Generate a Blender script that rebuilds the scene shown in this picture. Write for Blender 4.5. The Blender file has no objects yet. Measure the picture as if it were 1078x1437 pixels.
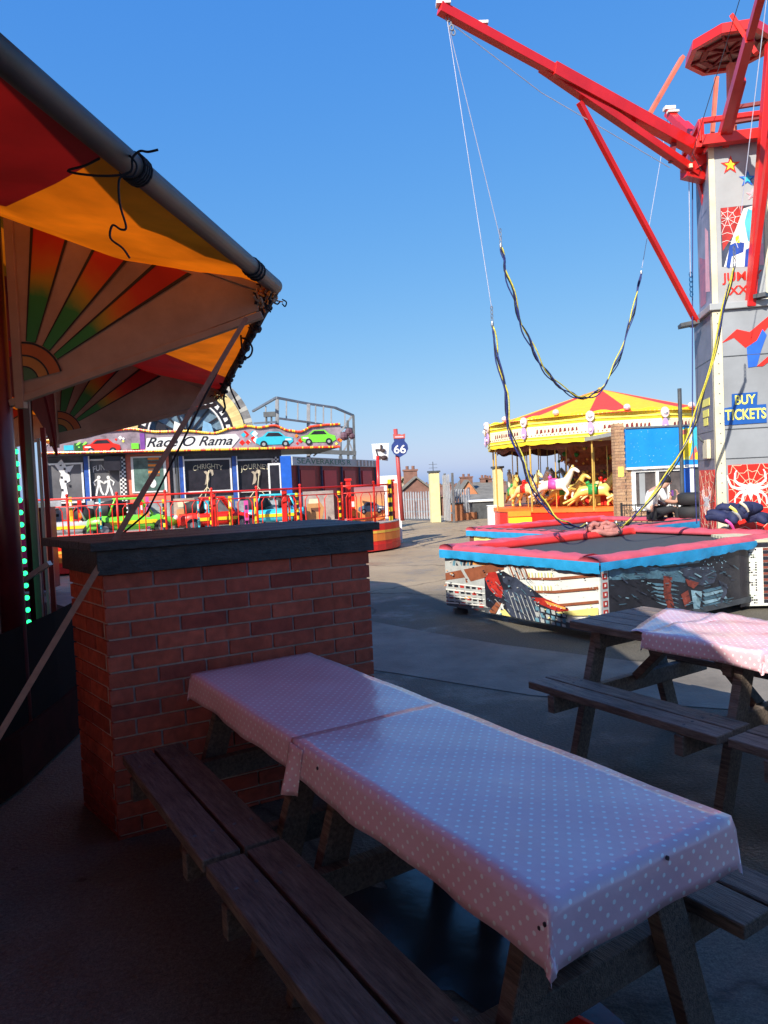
import bpy, bmesh, math, random
from mathutils import Vector, Matrix
random.seed(7)
C = bpy.context.scene.collection
V = Vector
# ------------------------------------------------------------------ camera model
CF, CPITCH, CROLL, CH = 1004.34/1078.0, .0379, -.0453, 1.5644
_F = V((0, math.cos(CPITCH), -math.sin(CPITCH))); _U = V((0, math.sin(CPITCH), math.cos(CPITCH))); _R = V((1, 0, 0))
CR = math.cos(CROLL)*_R + math.sin(CROLL)*_U
CU = -math.sin(CROLL)*_R + math.cos(CROLL)*_U
CAM = V((0, 0, CH))
def ray(x, y): return _F + ((x-539)/1004.34)*CR + ((718.5-y)/1004.34)*CU
def at(x, y, Y):                      # point at forward distance Y metres
    d = ray(x, y); return CAM + d*(Y/d.y)
def gz(x, y, z=0.0):                  # point on the level z
    d = ray(x, y); return CAM + d*((z-CH)/d.z)
# ------------------------------------------------------------------ materials
MATS = {}
def mat(name, col, rough=.6, metal=0., var=.12, scale=6., bump=.0, bscale=40., coat=0., emit=None, es=1., stretch=None, dirt=0., spec=.5):
    if name in MATS: return MATS[name]
    m = bpy.data.materials.new(name); m.use_nodes = True; nt = m.node_tree; N = nt.nodes; L = nt.links
    b = N['Principled BSDF']; b.inputs['Roughness'].default_value = rough; b.inputs['Metallic'].default_value = metal
    b.inputs['Specular IOR Level'].default_value = spec
    if coat: b.inputs['Coat Weight'].default_value = coat; b.inputs['Coat Roughness'].default_value = .12
    tc = N.new('ShaderNodeTexCoord'); mp = N.new('ShaderNodeMapping'); L.new(tc.outputs['Object'], mp.inputs[0])
    if stretch: mp.inputs['Scale'].default_value = stretch
    n = N.new('ShaderNodeTexNoise'); n.inputs['Scale'].default_value = scale; n.inputs['Detail'].default_value = 6; n.inputs['Roughness'].default_value = .65
    L.new(mp.outputs[0], n.inputs['Vector'])
    r = N.new('ShaderNodeValToRGB'); e = r.color_ramp.elements
    e[0].position = .3; e[1].position = .7
    e[0].color = (*[max(0, c*(1-var)) for c in col], 1); e[1].color = (*[min(1, c*(1+var)) for c in col], 1)
    L.new(n.outputs[0], r.inputs[0]); out = r.outputs[0]
    if dirt:
        n2 = N.new('ShaderNodeTexNoise'); n2.inputs['Scale'].default_value = scale*.35; n2.inputs['Detail'].default_value = 8
        L.new(tc.outputs['Object'], n2.inputs['Vector'])
        r2 = N.new('ShaderNodeValToRGB'); r2.color_ramp.elements[0].position = .5; r2.color_ramp.elements[1].position = .72
        L.new(n2.outputs[0], r2.inputs[0])
        mx = N.new('ShaderNodeMixRGB'); mx.blend_type = 'MULTIPLY'; mu = N.new('ShaderNodeMath'); mu.operation = 'MULTIPLY'; mu.inputs[1].default_value = dirt
        L.new(r2.outputs[0], mu.inputs[0]); L.new(mu.outputs[0], mx.inputs[0]); L.new(out, mx.inputs[1]); mx.inputs[2].default_value = (.25, .2, .16, 1); out = mx.outputs[0]
    L.new(out, b.inputs['Base Color'])
    if bump:
        n3 = N.new('ShaderNodeTexNoise'); n3.inputs['Scale'].default_value = bscale; n3.inputs['Detail'].default_value = 5
        L.new(mp.outputs[0], n3.inputs['Vector'])
        bp = N.new('ShaderNodeBump'); bp.inputs['Strength'].default_value = bump; bp.inputs['Distance'].default_value = .02
        L.new(n3.outputs[0], bp.inputs['Height']); L.new(bp.outputs[0], b.inputs['Normal'])
    if emit: b.inputs['Emission Color'].default_value = (*emit, 1); b.inputs['Emission Strength'].default_value = es
    MATS[name] = m; return m
def simple(name, build):
    m = bpy.data.materials.new(name); m.use_nodes = True; build(m.node_tree, m.node_tree.nodes, m.node_tree.links, m.node_tree.nodes['Principled BSDF']); MATS[name] = m; return m
red = mat('red_paint', (.62, .015, .012), .35, var=.12, scale=3, dirt=.35, coat=.2)
bred = mat('bright_red', (.75, .02, .01), .4, var=.08, dirt=.2)
salmon = mat('faded_red_paint', (.62, .16, .10), .6, var=.2)
dred = mat('dark_red', (.18, .012, .018), .6, var=.3)
maroon = mat('maroon_paint', (.10, .012, .018), .35, var=.3, coat=.2)
yellow = mat('yellow_paint', (.85, .62, .02), .45, var=.12, scale=9)
lemon = mat('lemon_paint', (.85, .78, .15), .45, var=.1)
cream = mat('cream_paint', (.72, .66, .45), .55, var=.12, dirt=.25)
paleyel = mat('pale_yellow_render', (.68, .62, .33), .8, var=.08, dirt=.2)
white = mat('white_paint', (.78, .78, .76), .5, var=.06, dirt=.15)
grey = mat('grey_panel', (.31, .33, .35), .42, metal=.15, var=.1, scale=2.5, dirt=.3)
lgrey = mat('pale_grey_panel', (.37, .39, .40), .42, metal=.1, var=.1, scale=2.5, dirt=.25)
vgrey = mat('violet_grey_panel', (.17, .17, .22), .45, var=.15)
steel = mat('galvanised_steel', (.30, .31, .33), .45, metal=.7, var=.2, dirt=.3)
dsteel = mat('dark_steel', (.10, .11, .12), .5, metal=.5, var=.3)
black = mat('black_rubber', (.016, .016, .018), .7, var=.4, bump=.1)
nearblack = mat('black_panel', (.02, .018, .025), .35, var=.4)
blue = mat('blue_paint', (.02, .12, .55), .4, var=.15)
sky_blue = mat('bright_blue_sheet', (.01, .25, .72), .35, var=.12, scale=2, coat=.2)
navy = mat('navy_fabric', (.012, .018, .07), .75, var=.4, bump=.3, bscale=20)
cyan = mat('cyan_paint', (.04, .50, .65), .35, var=.1, coat=.4)
lime = mat('lime_paint', (.18, .68, .04), .35, var=.1, coat=.4)
green = mat('green_paint', (.02, .28, .06), .5, var=.25)
orange = mat('orange_paint', (.85, .24, .02), .45, var=.15)
pinkp = mat('pink_paint', (.80, .42, .48), .5, var=.15)
magenta = mat('magenta_paint', (.65, .08, .35), .5, var=.15)
tan = mat('tan_board', (.40, .29, .20), .7, var=.14, scale=5, dirt=.5)
gold = mat('gold_paint', (.70, .45, .10), .35, metal=.4, var=.2)
brown = mat('brown_paint', (.14, .055, .03), .6, var=.3)
skin = mat('skin', (.55, .30, .21), .55, var=.05)
hair = mat('dark_hair', (.02, .014, .012), .6, var=.3)
tyre_m = mat('tyre', (.02, .02, .022), .75, var=.2)
glass = mat('dark_glass', (.03, .04, .05), .08, var=.2)
wood = mat('weathered_wood', (.108, .074, .055), .6, var=.72, scale=9, stretch=(1, 9, 9), bump=.5, bscale=26, dirt=.6)
wood_g = mat('greyed_wood', (.175, .135, .108), .6, var=.62, scale=8, stretch=(1, 9, 9), bump=.45, bscale=26, dirt=.6)
capm = mat('dark_stained_timber', (.048, .043, .036), .55, var=.55, scale=5, stretch=(1, 6, 6), bump=.35, bscale=18, dirt=.4)
mat_pad = mat('pink_red_vinyl', (.55, .085, .12), .5, var=.22, scale=3.5, bump=.35, bscale=6, dirt=.25)
pad_r = mat('red_vinyl', (.68, .035, .03), .45, var=.15, scale=3, bump=.3, bscale=6)
skirt_m = mat('blue_vinyl', (.02, .28, .55), .45, var=.2, scale=4, bump=.4, bscale=9)
mesh_m = mat('trampoline_mat', (.05, .055, .06), .75, var=.2, scale=14)
strap_m = mat('strap_webbing', (.33, .15, .085), .8, var=.2, scale=30, bump=.3)
cord_m = mat('black_cord', (.012, .013, .02), .8, var=.3)
cord_b = mat('bungee_blue', (.02, .03, .16), .7, var=.5, scale=60)
cord_y = mat('bungee_yellow', (.62, .55, .06), .7, var=.4, scale=60)
cord_w = mat('wire_rope', (.42, .44, .55), .5, var=.2)
roof_tile = mat('roof_slates', (.17, .16, .14), .8, var=.35, scale=1.6, stretch=(1, 1, 5))
roof_tan = mat('tan_roof_tiles', (.42, .34, .22), .85, var=.2, scale=2)
hbrick = mat('distant_brick', (.20, .10, .075), .85, var=.25, scale=3)
hbrick_o = mat('orange_brick', (.50, .20, .09), .85, var=.2, scale=3)
leaf = mat('hedge_leaf', (.03, .05, .02), .8, var=.5)
toy_w = mat('car_white', (.8, .82, .82), .3, var=.04)
led = mat('green_led', (.02, .5, .15), .3, emit=(.02, .9, .25), es=2.2)
bulb_r = mat('red_bulb', (.8, .06, .01), .3, var=.1)
bulb_y = mat('yellow_bulb', (.9, .55, .02), .3, var=.1)
purple = mat('purple_vinyl', (.20, .06, .32), .5, var=.2)

def brick_mat(name, c1, c2, c3, rough=.85):
    def f(nt, N, L, b):
        g = N.new('ShaderNodeNewGeometry'); r = N.new('ShaderNodeValToRGB'); e = r.color_ramp.elements
        e[0].color = (*c1, 1); e[1].color = (*c3, 1); e.new(.5).color = (*c2, 1)
        L.new(g.outputs['Random Per Island'], r.inputs[0])
        tc = N.new('ShaderNodeTexCoord'); n = N.new('ShaderNodeTexNoise'); n.inputs['Scale'].default_value = 26; n.inputs['Detail'].default_value = 8
        L.new(tc.outputs['Object'], n.inputs['Vector'])
        mx = N.new('ShaderNodeMixRGB'); mx.blend_type = 'OVERLAY'; mx.inputs[0].default_value = .55
        L.new(r.outputs[0], mx.inputs[1]); L.new(n.outputs[0], mx.inputs[2]); nb_ = N.new('ShaderNodeTexNoise'); nb_.inputs['Scale'].default_value = 3.2; nb_.inputs['Detail'].default_value = 9; nb_.inputs['Roughness'].default_value = .7; L.new(tc.outputs['Object'], nb_.inputs['Vector'])
        rb = N.new('ShaderNodeValToRGB'); rb.color_ramp.elements[0].position = .38; rb.color_ramp.elements[1].position = .62; rb.color_ramp.elements[0].color = (.55, .5, .47, 1); rb.color_ramp.elements[1].color = (1, 1, 1, 1); L.new(nb_.outputs[0], rb.inputs[0])
        mb_ = N.new('ShaderNodeMixRGB'); mb_.blend_type = 'MULTIPLY'; mb_.inputs[0].default_value = .55; L.new(mx.outputs[0], mb_.inputs[1]); L.new(rb.outputs[0], mb_.inputs[2]); L.new(mb_.outputs[0], b.inputs['Base Color'])
        bp = N.new('ShaderNodeBump'); bp.inputs['Strength'].default_value = .7; bp.inputs['Distance'].default_value = .008
        L.new(n.outputs[0], bp.inputs['Height']); L.new(bp.outputs[0], b.inputs['Normal']); b.inputs['Roughness'].default_value = rough
    return simple(name, f)
bricks_m = brick_mat('red_clay_brick', (.42, .075, .036), (.52, .105, .055), (.32, .052, .030))
bricks_t = brick_mat('tan_brick', (.45, .27, .15), (.52, .33, .19), (.40, .22, .13))
mortar = mat('mortar', (.46, .34, .29), .95, var=.2, scale=30)

def cloth_f(nt, N, L, b):
    tc = N.new('ShaderNodeTexCoord'); mp = N.new('ShaderNodeMapping'); mp.inputs['Rotation'].default_value = (0, 0, math.radians(45)); L.new(tc.outputs['UV'], mp.inputs[0])
    v = N.new('ShaderNodeTexVoronoi'); v.voronoi_dimensions = '2D'; v.inputs['Randomness'].default_value = 0; v.inputs['Scale'].default_value = 1/.0285
    L.new(mp.outputs[0], v.inputs['Vector'])
    r = N.new('ShaderNodeValToRGB'); r.color_ramp.elements[0].position = .155; r.color_ramp.elements[1].position = .185
    r.color_ramp.elements[0].color = (.90, .84, .82, 1); r.color_ramp.elements[1].color = (.80, .46, .51, 1)
    L.new(v.outputs['Distance'], r.inputs[0])
    n = N.new('ShaderNodeTexNoise'); n.inputs['Scale'].default_value = 3.5; n.inputs['Detail'].default_value = 7; L.new(tc.outputs['Object'], n.inputs['Vector'])
    mx = N.new('ShaderNodeMixRGB'); mx.blend_type = 'OVERLAY'; mx.inputs[0].default_value = .3; L.new(r.outputs[0], mx.inputs[1]); L.new(n.outputs[0], mx.inputs[2])
    L.new(mx.outputs[0], b.inputs['Base Color']); b.inputs['Roughness'].default_value = .3
    b.inputs['Coat Weight'].default_value = .75; b.inputs['Coat IOR'].default_value = 1.5; b.inputs['Coat Roughness'].default_value = .16
    n3 = N.new('ShaderNodeTexNoise'); n3.inputs['Scale'].default_value = 22; n3.inputs['Detail'].default_value = 3; L.new(tc.outputs['Object'], n3.inputs['Vector'])
    bp = N.new('ShaderNodeBump'); bp.inputs['Strength'].default_value = .25; bp.inputs['Distance'].default_value = .006
    L.new(n3.outputs[0], bp.inputs['Height']); L.new(bp.outputs[0], b.inputs['Normal']); L.new(bp.outputs[0], b.inputs['Coat Normal'])
cloth_m = simple('polka_dot_oilcloth', cloth_f)

def fabric_mat(name, col, tr):
    def f(nt, N, L, b):
        b.inputs['Roughness'].default_value = .7
        tc = N.new('ShaderNodeTexCoord'); n = N.new('ShaderNodeTexNoise'); n.inputs['Scale'].default_value = 3; n.inputs['Detail'].default_value = 8; L.new(tc.outputs['Object'], n.inputs['Vector'])
        r = N.new('ShaderNodeValToRGB'); r.color_ramp.elements[0].position = .3; r.color_ramp.elements[1].position = .65
        r.color_ramp.elements[0].color = (*[c*.62 for c in col], 1); r.color_ramp.elements[1].color = (*col, 1); L.new(n.outputs[0], r.inputs[0])
        L.new(r.outputs[0], b.inputs['Base Color'])
        t = N.new('ShaderNodeBsdfTranslucent'); L.new(r.outputs[0], t.inputs['Color']); mx = N.new('ShaderNodeMixShader'); mx.inputs[0].default_value = tr
        L.new(b.outputs[0], mx.inputs[1]); L.new(t.outputs[0], mx.inputs[2]); L.new(mx.outputs[0], N['Material Output'].inputs[0])
        bp = N.new('ShaderNodeBump'); bp.inputs['Strength'].default_value = .3; L.new(n.outputs[0], bp.inputs['Height']); L.new(bp.outputs[0], b.inputs['Normal'])
    return simple(name, f)
awn_o = fabric_mat('orange_awning', (.95, .19, .004), .42)
awn_r = fabric_mat('red_awning', (.55, .014, .012), .14)
awn_black = fabric_mat('black_liner', (.02, .02, .02), .0)

def ground_f(nt, N, L, b):
    tc = N.new('ShaderNodeTexCoord')
    n = N.new('ShaderNodeTexNoise'); n.inputs['Scale'].default_value = .35; n.inputs['Detail'].default_value = 8; n.inputs['Roughness'].default_value = .6; L.new(tc.outputs['Object'], n.inputs['Vector'])
    r = N.new('ShaderNodeValToRGB'); e = r.color_ramp.elements; e[0].position = .35; e[1].position = .7; e[0].color = (.31, .235, .15, 1); e[1].color = (.43, .33, .215, 1); L.new(n.outputs[0], r.inputs[0])
    n2 = N.new('ShaderNodeTexNoise'); n2.inputs['Scale'].default_value = 60; n2.inputs['Detail'].default_value = 4; L.new(tc.outputs['Object'], n2.inputs['Vector'])
    mx = N.new('ShaderNodeMixRGB'); mx.blend_type = 'OVERLAY'; mx.inputs[0].default_value = .8; L.new(r.outputs[0], mx.inputs[1]); L.new(n2.outputs[0], mx.inputs[2])
    # stains and damp patches
    n4 = N.new('ShaderNodeTexNoise'); n4.inputs['Scale'].default_value = 1.1; n4.inputs['Detail'].default_value = 9; n4.inputs['Roughness'].default_value = .7; L.new(tc.outputs['Object'], n4.inputs['Vector'])
    r4 = N.new('ShaderNodeValToRGB'); r4.color_ramp.elements[0].position = .50; r4.color_ramp.elements[1].position = .62; L.new(n4.outputs[0], r4.inputs[0])
    mu = N.new('ShaderNodeMixRGB'); mu.blend_type = 'MULTIPLY'; mu.inputs[2].default_value = (.62, .62, .62, 1)
    m5 = N.new('ShaderNodeMath'); m5.operation = 'MULTIPLY'; m5.inputs[1].default_value = .5; L.new(r4.outputs[0], m5.inputs[0]); L.new(m5.outputs[0], mu.inputs[0]); L.new(mx.outputs[0], mu.inputs[1])
    # near asphalt multiplied darker and bluer: the food court's shade painted into the colour
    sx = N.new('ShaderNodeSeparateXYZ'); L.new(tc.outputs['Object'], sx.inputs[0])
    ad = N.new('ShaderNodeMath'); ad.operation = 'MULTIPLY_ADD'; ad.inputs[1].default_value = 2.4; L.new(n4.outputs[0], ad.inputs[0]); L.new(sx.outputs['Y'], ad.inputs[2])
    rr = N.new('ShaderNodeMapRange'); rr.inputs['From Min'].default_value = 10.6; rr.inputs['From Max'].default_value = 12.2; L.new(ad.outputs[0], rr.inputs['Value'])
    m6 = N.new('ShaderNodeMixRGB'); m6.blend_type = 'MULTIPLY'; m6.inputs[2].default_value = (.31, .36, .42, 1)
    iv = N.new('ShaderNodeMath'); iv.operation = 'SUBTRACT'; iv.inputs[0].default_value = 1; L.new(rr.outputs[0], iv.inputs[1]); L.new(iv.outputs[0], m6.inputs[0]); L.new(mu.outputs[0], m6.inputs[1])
    vc = N.new('ShaderNodeTexVoronoi'); vc.feature = 'DISTANCE_TO_EDGE'; vc.inputs['Scale'].default_value = .42
    nd = N.new('ShaderNodeTexNoise'); nd.inputs['Scale'].default_value = 2.2; nd.inputs['Detail'].default_value = 6; L.new(tc.outputs['Object'], nd.inputs['Vector'])
    mv = N.new('ShaderNodeMixRGB'); mv.inputs[0].default_value = .32; L.new(tc.outputs['Object'], mv.inputs[1]); L.new(nd.outputs['Color'], mv.inputs[2]); L.new(mv.outputs[0], vc.inputs['Vector'])
    rc = N.new('ShaderNodeValToRGB'); rc.color_ramp.elements[0].position = .0; rc.color_ramp.elements[1].position = .010; rc.color_ramp.elements[0].color = (.35, .33, .3, 1); rc.color_ramp.elements[1].color = (1, 1, 1, 1); L.new(vc.outputs[0], rc.inputs[0])
    mc = N.new('ShaderNodeMixRGB'); mc.blend_type = 'MULTIPLY'; mc.inputs[0].default_value = 1; L.new(m6.outputs[0], mc.inputs[1]); L.new(rc.outputs[0], mc.inputs[2])
    vs_ = N.new('ShaderNodeTexVoronoi'); vs_.inputs['Scale'].default_value = 2.6; L.new(tc.outputs['Object'], vs_.inputs['Vector']); rs_ = N.new('ShaderNodeValToRGB'); rs_.color_ramp.elements[0].position = .035; rs_.color_ramp.elements[1].position = .055; rs_.color_ramp.elements[0].color = (.45, .44, .42, 1); rs_.color_ramp.elements[1].color = (1, 1, 1, 1); L.new(vs_.outputs['Distance'], rs_.inputs[0])
    mg = N.new('ShaderNodeMixRGB'); mg.blend_type = 'MULTIPLY'; mg.inputs[0].default_value = 1; L.new(mc.outputs[0], mg.inputs[1]); L.new(rs_.outputs[0], mg.inputs[2])
    na = N.new('ShaderNodeTexNoise'); na.inputs['Scale'].default_value = 180; na.inputs['Detail'].default_value = 2; L.new(tc.outputs['Object'], na.inputs['Vector']); ra = N.new('ShaderNodeValToRGB'); ra.color_ramp.elements[0].position = .35; ra.color_ramp.elements[1].position = .68; ra.color_ramp.elements[0].color = (.6, .6, .6, 1); ra.color_ramp.elements[1].color = (1.25, 1.25, 1.2, 1); L.new(na.outputs[0], ra.inputs[0])
    ma = N.new('ShaderNodeMixRGB'); ma.blend_type = 'MULTIPLY'; ma.inputs[0].default_value = 1; L.new(mg.outputs[0], ma.inputs[1]); L.new(ra.outputs[0], ma.inputs[2])
    L.new(ma.outputs[0], b.inputs['Base Color'])
    rg = N.new('ShaderNodeMapRange'); rg.inputs['To Min'].default_value = .8; rg.inputs['To Max'].default_value = .45; L.new(r4.outputs[0], rg.inputs['Value']); L.new(rg.outputs[0], b.inputs['Roughness'])
    bp = N.new('ShaderNodeBump'); bp.inputs['Strength'].default_value = .5; bp.inputs['Distance'].default_value = .01; L.new(n2.outputs[0], bp.inputs['Height']); L.new(bp.outputs[0], b.inputs['Normal'])
ground_m = simple('worn_asphalt', ground_f)
slab_m = mat('worn_concrete', (.20, .175, .14), .75, var=.28, scale=2.2, bump=.35, bscale=50, dirt=.45)
terr_m = mat('far_terrain', (.12, .13, .08), .9, var=.4, scale=.2)

def rainbow_f(nt, N, L, b):           # paint runs green - yellow - orange - red outwards from the painted sun
    b.inputs['Roughness'].default_value = .45
    tc = N.new('ShaderNodeTexCoord'); ln = N.new('ShaderNodeVectorMath'); ln.operation = 'LENGTH'; L.new(tc.outputs['UV'], ln.inputs[0])
    n = N.new('ShaderNodeTexNoise'); n.inputs['Scale'].default_value = 9; n.inputs['Detail'].default_value = 6; L.new(tc.outputs['Object'], n.inputs['Vector'])
    ad = N.new('ShaderNodeMath'); ad.operation = 'MULTIPLY_ADD'; ad.inputs[1].default_value = .12; L.new(n.outputs[0], ad.inputs[0]); L.new(ln.outputs['Value'], ad.inputs[2])
    r = N.new('ShaderNodeValToRGB'); e = r.color_ramp.elements; e[0].position = .1; e[0].color = (.012, .20, .045, 1); e[1].position = 1.1; e[1].color = (.42, .010, .008, 1)
    for p, c in ((.52, (.02, .26, .05)), (.62, (.42, .30, .02)), (.71, (.58, .17, .015)), (.84, (.55, .03, .01))): e.new(p).color = (*c, 1)
    L.new(ad.outputs[0], r.inputs[0]); L.new(r.outputs[0], b.inputs['Base Color'])
rainbow_m = simple('rainbow_paint', rainbow_f)

# ------------------------------------------------------------------ mesh builder
class Fr:
    def __init__(s, o, ex, ez=(0, 0, 1)):
        s.o = V(o); s.ex = V(ex).normalized(); s.ez = V(ez).normalized(); s.n = s.ex.cross(s.ez).normalized()
    def P(s, u, v, w=0): return s.o + s.ex*u + s.ez*v + s.n*w
    def uv(s, px, py, w=0):
        d = ray(px, py); o = s.o + s.n*w; t = (o-CAM).dot(s.n)/d.dot(s.n); p = CAM + d*t - o
        return p.dot(s.ex), p.dot(s.ez)
class MB:
    def __init__(s): s.v = []; s.f = []; s.m = []; s.uvd = None
    def add(s, vs, fs, mi=0):
        k = len(s.v); s.v += [V(p) for p in vs]; s.f += [[i+k for i in f] for f in fs]; s.m += [mi]*len(fs)
    def fbox(s, F, u0, u1, v0, v1, w0, w1, mi=0):
        P = [F.P(u, v, w) for w in (w0, w1) for v in (v0, v1) for u in (u0, u1)]
        s.add(P, [(0, 2, 3, 1), (4, 5, 7, 6), (0, 1, 5, 4), (2, 6, 7, 3), (0, 4, 6, 2), (1, 3, 7, 5)], mi)
    def box(s, c, d, mi=0, rz=0):
        F = Fr(c, (math.cos(rz), math.sin(rz), 0)); s.fbox(F, -d[0]/2, d[0]/2, -d[2]/2, d[2]/2, -d[1]/2, d[1]/2, mi)
    def beam(s, a, b, w, h, mi=0, up=(0, 0, 1)):
        a = V(a); b = V(b); d = (b-a).normalized(); u = V(up)
        if abs(d.dot(u)) > .99: u = V((0, 1, 0))
        x = d.cross(u).normalized(); y = x.cross(d).normalized()
        P = [p + x*(i*w/2) + y*(j*h/2) for p in (a, b) for i, j in ((-1, -1), (1, -1), (1, 1), (-1, 1))]
        s.add(P, [(0, 3, 2, 1), (4, 5, 6, 7), (0, 1, 5, 4), (1, 2, 6, 5), (2, 3, 7, 6), (3, 0, 4, 7)], mi)
    def tube(s, pts, r, n=8, mi=0, cap=True):
        pts = [V(p) for p in pts]; rs = r if isinstance(r, (list, tuple)) else [r]*len(pts)
        rings = []; x = None
        for i, p in enumerate(pts):
            d = (pts[min(i+1, len(pts)-1)]-pts[max(i-1, 0)]).normalized()
            if x is None:
                x = d.cross(V((0, 0, 1)))
                if x.length < .1: x = d.cross(V((0, 1, 0)))
            x = (x - d*x.dot(d)).normalized(); y = d.cross(x)
            rings.append([p + (x*math.cos(2*math.pi*k/n) + y*math.sin(2*math.pi*k/n))*rs[i] for k in range(n)])
        vs = [q for g in rings for q in g]; fs = []
        for i in range(len(pts)-1):
            for k in range(n): fs.append((i*n+k, i*n+(k+1) % n, (i+1)*n+(k+1) % n, (i+1)*n+k))
        if cap: fs.append(tuple(range(n))[::-1]); fs.append(tuple(range((len(pts)-1)*n, len(pts)*n)))
        s.add(vs, fs, mi)
    def plate(s, F, pts, w0, w1, mi=0):
        n = len(pts); A = [F.P(u, v, w0) for u, v in pts]; B = [F.P(u, v, w1) for u, v in pts]
        s.add(A+B, [tuple(range(n))[::-1], tuple(range(n, 2*n))] + [(i, (i+1) % n, n+(i+1) % n, n+i) for i in range(n)], mi)
    def lathe(s, c, prof, n=24, mi=0, a0=0, mis=None):
        c = V(c); vs = []; fs = []
        for r, z in prof: vs += [c + V((r*math.cos(a0+2*math.pi*k/n), r*math.sin(a0+2*math.pi*k/n), z)) for k in range(n)]
        for i in range(len(prof)-1):
            for k in range(n): fs.append((i*n+k, i*n+(k+1) % n, (i+1)*n+(k+1) % n, (i+1)*n+k))
        k0 = len(s.m); s.add(vs, fs, mi)
        if mis:
            for i in range(len(prof)-1):
                for k in range(n): s.m[k0+i*n+k] = mis(i, k)
    def ball(s, c, r, mi=0, n=8, sc=(1, 1, 1)):
        vs = []; fs = []; c = V(c); h = max(4, n//2+1)
        for i in range(h+1):
            t = math.pi*i/h
            vs += [c + V((r*sc[0]*math.sin(t)*math.cos(2*math.pi*k/n), r*sc[1]*math.sin(t)*math.sin(2*math.pi*k/n), r*sc[2]*math.cos(t))) for k in range(n)]
        for i in range(h):
            for k in range(n): fs.append((i*n+k, (i+1)*n+k, (i+1)*n+(k+1) % n, i*n+(k+1) % n))
        s.add(vs, fs, mi)
    def build(s, name, mats, parent=None, loc=None, local=False, smooth=False, bevel=0, uv=None):
        if not isinstance(mats, (list, tuple)): mats = [mats]
        if parent is not None: o = V((0, 0, 0)) if local else ORG[parent.name]
        else:
            if loc is None:
                xs = [p.x for p in s.v]; ys = [p.y for p in s.v]; zs = [p.z for p in s.v]
                loc = V(((min(xs)+max(xs))/2, (min(ys)+max(ys))/2, min(zs)))
            o = V(loc)
        me = bpy.data.meshes.new(name); me.from_pydata([p-o for p in s.v], [], s.f)
        for m in mats: me.materials.append(m)
        me.polygons.foreach_set('material_index', s.m)
        if smooth: me.polygons.foreach_set('use_smooth', [True]*len(me.polygons))
        if uv:
            l = me.uv_layers.new(name='uv')
            for lp in me.loops: l.data[lp.index].uv = uv[lp.vertex_index]
        me.update()
        ob = bpy.data.objects.new(name, me); C.objects.link(ob)
        if parent is not None: ob.parent = parent; ORG[ob.name] = ORG.get(parent.name, V((0, 0, 0))) if not local else V((0, 0, 0))
        else: ob.location = o; ORG[ob.name] = o
        if bevel:
            b = ob.modifiers.new('bevel', 'BEVEL'); b.width = bevel; b.segments = 2; b.limit_method = 'ANGLE'
        return ob
ORG = {}
def thing(name, label, cat, loc=(0, 0, 0), rz=0, group=None):
    o = bpy.data.objects.new(name, None); C.objects.link(o); o.location = loc; o.rotation_euler = (0, 0, rz); o.empty_display_size = .2
    ORG[o.name] = V(loc); tag(o, label, cat, group); return o
def tag(o, label=None, cat=None, group=None, kind=None):
    if label: o['label'] = label
    if cat: o['category'] = cat
    if group: o['group'] = group
    if kind: o['kind'] = kind
    return o
def copy_tree(o, parent=None):
    c = o.copy(); C.objects.link(c)
    if parent is not None: c.parent = parent
    for ch in [x for x in C.objects if x.parent == o]: copy_tree(ch, c)
    return c
def text_mesh(name, s, F, u, v, size, m, parent, w=.004, depth=.004, width=None, shear=0, align='CENTER', bold=0., arc=None):
    cu = bpy.data.curves.new(name, 'FONT'); cu.body = s; cu.size = size; cu.extrude = depth/2; cu.align_x = align; cu.align_y = 'CENTER'; cu.shear = shear; cu.offset = bold
    t = bpy.data.objects.new('tmp_text', cu); C.objects.link(t); bpy.context.view_layer.update()
    dg = bpy.context.evaluated_depsgraph_get(); me = bpy.data.meshes.new_from_object(t.evaluated_get(dg)); bpy.data.objects.remove(t)
    xs = [q.co.x for q in me.vertices]; k = (width/(max(xs)-min(xs))) if width else 1
    o = ORG[parent.name]
    for q in me.vertices:
        x, y = q.co.x*k, q.co.y
        if arc: y += arc*(1-(x/(width/2))**2)
        q.co = F.P(u+x, v+y, w+depth/2+q.co.z) - o
    me.materials.clear(); me.materials.append(m)
    ob = bpy.data.objects.new(name, me); C.objects.link(ob); ob.parent = parent; ORG[ob.name] = o
    return ob
def skin_mesh(verts, edges, radii, sub=1):
    me = bpy.data.meshes.new('skin_tmp'); me.from_pydata([V(v) for v in verts], edges, [])
    ob = bpy.data.objects.new('skin_tmp', me); C.objects.link(ob)
    m = ob.modifiers.new('s', 'SKIN'); sk = me.skin_vertices[0].data if me.skin_vertices else None
    if sk is None:
        bm = bmesh.new(); bm.from_mesh(me); bm.verts.layers.skin.verify(); bm.to_mesh(me); bm.free(); sk = me.skin_vertices[0].data
    for i, r in enumerate(radii): sk[i].radius = (r, r) if not isinstance(r, tuple) else r
    sk[0].use_root = True
    u = ob.modifiers.new('u', 'SUBSURF'); u.levels = sub; u.render_levels = sub
    bpy.context.view_layer.update(); dg = bpy.context.evaluated_depsgraph_get()
    r = bpy.data.meshes.new_from_object(ob.evaluated_get(dg)); bpy.data.objects.remove(ob)
    r.polygons.foreach_set('use_smooth', [True]*len(r.polygons)); return r
def mesh_obj(name, me, m, parent):
    me.materials.clear(); me.materials.append(m); o = bpy.data.objects.new(name, me); C.objects.link(o); o.parent = parent; ORG[o.name] = ORG.get(parent.name, V((0, 0, 0))); return o
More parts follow.
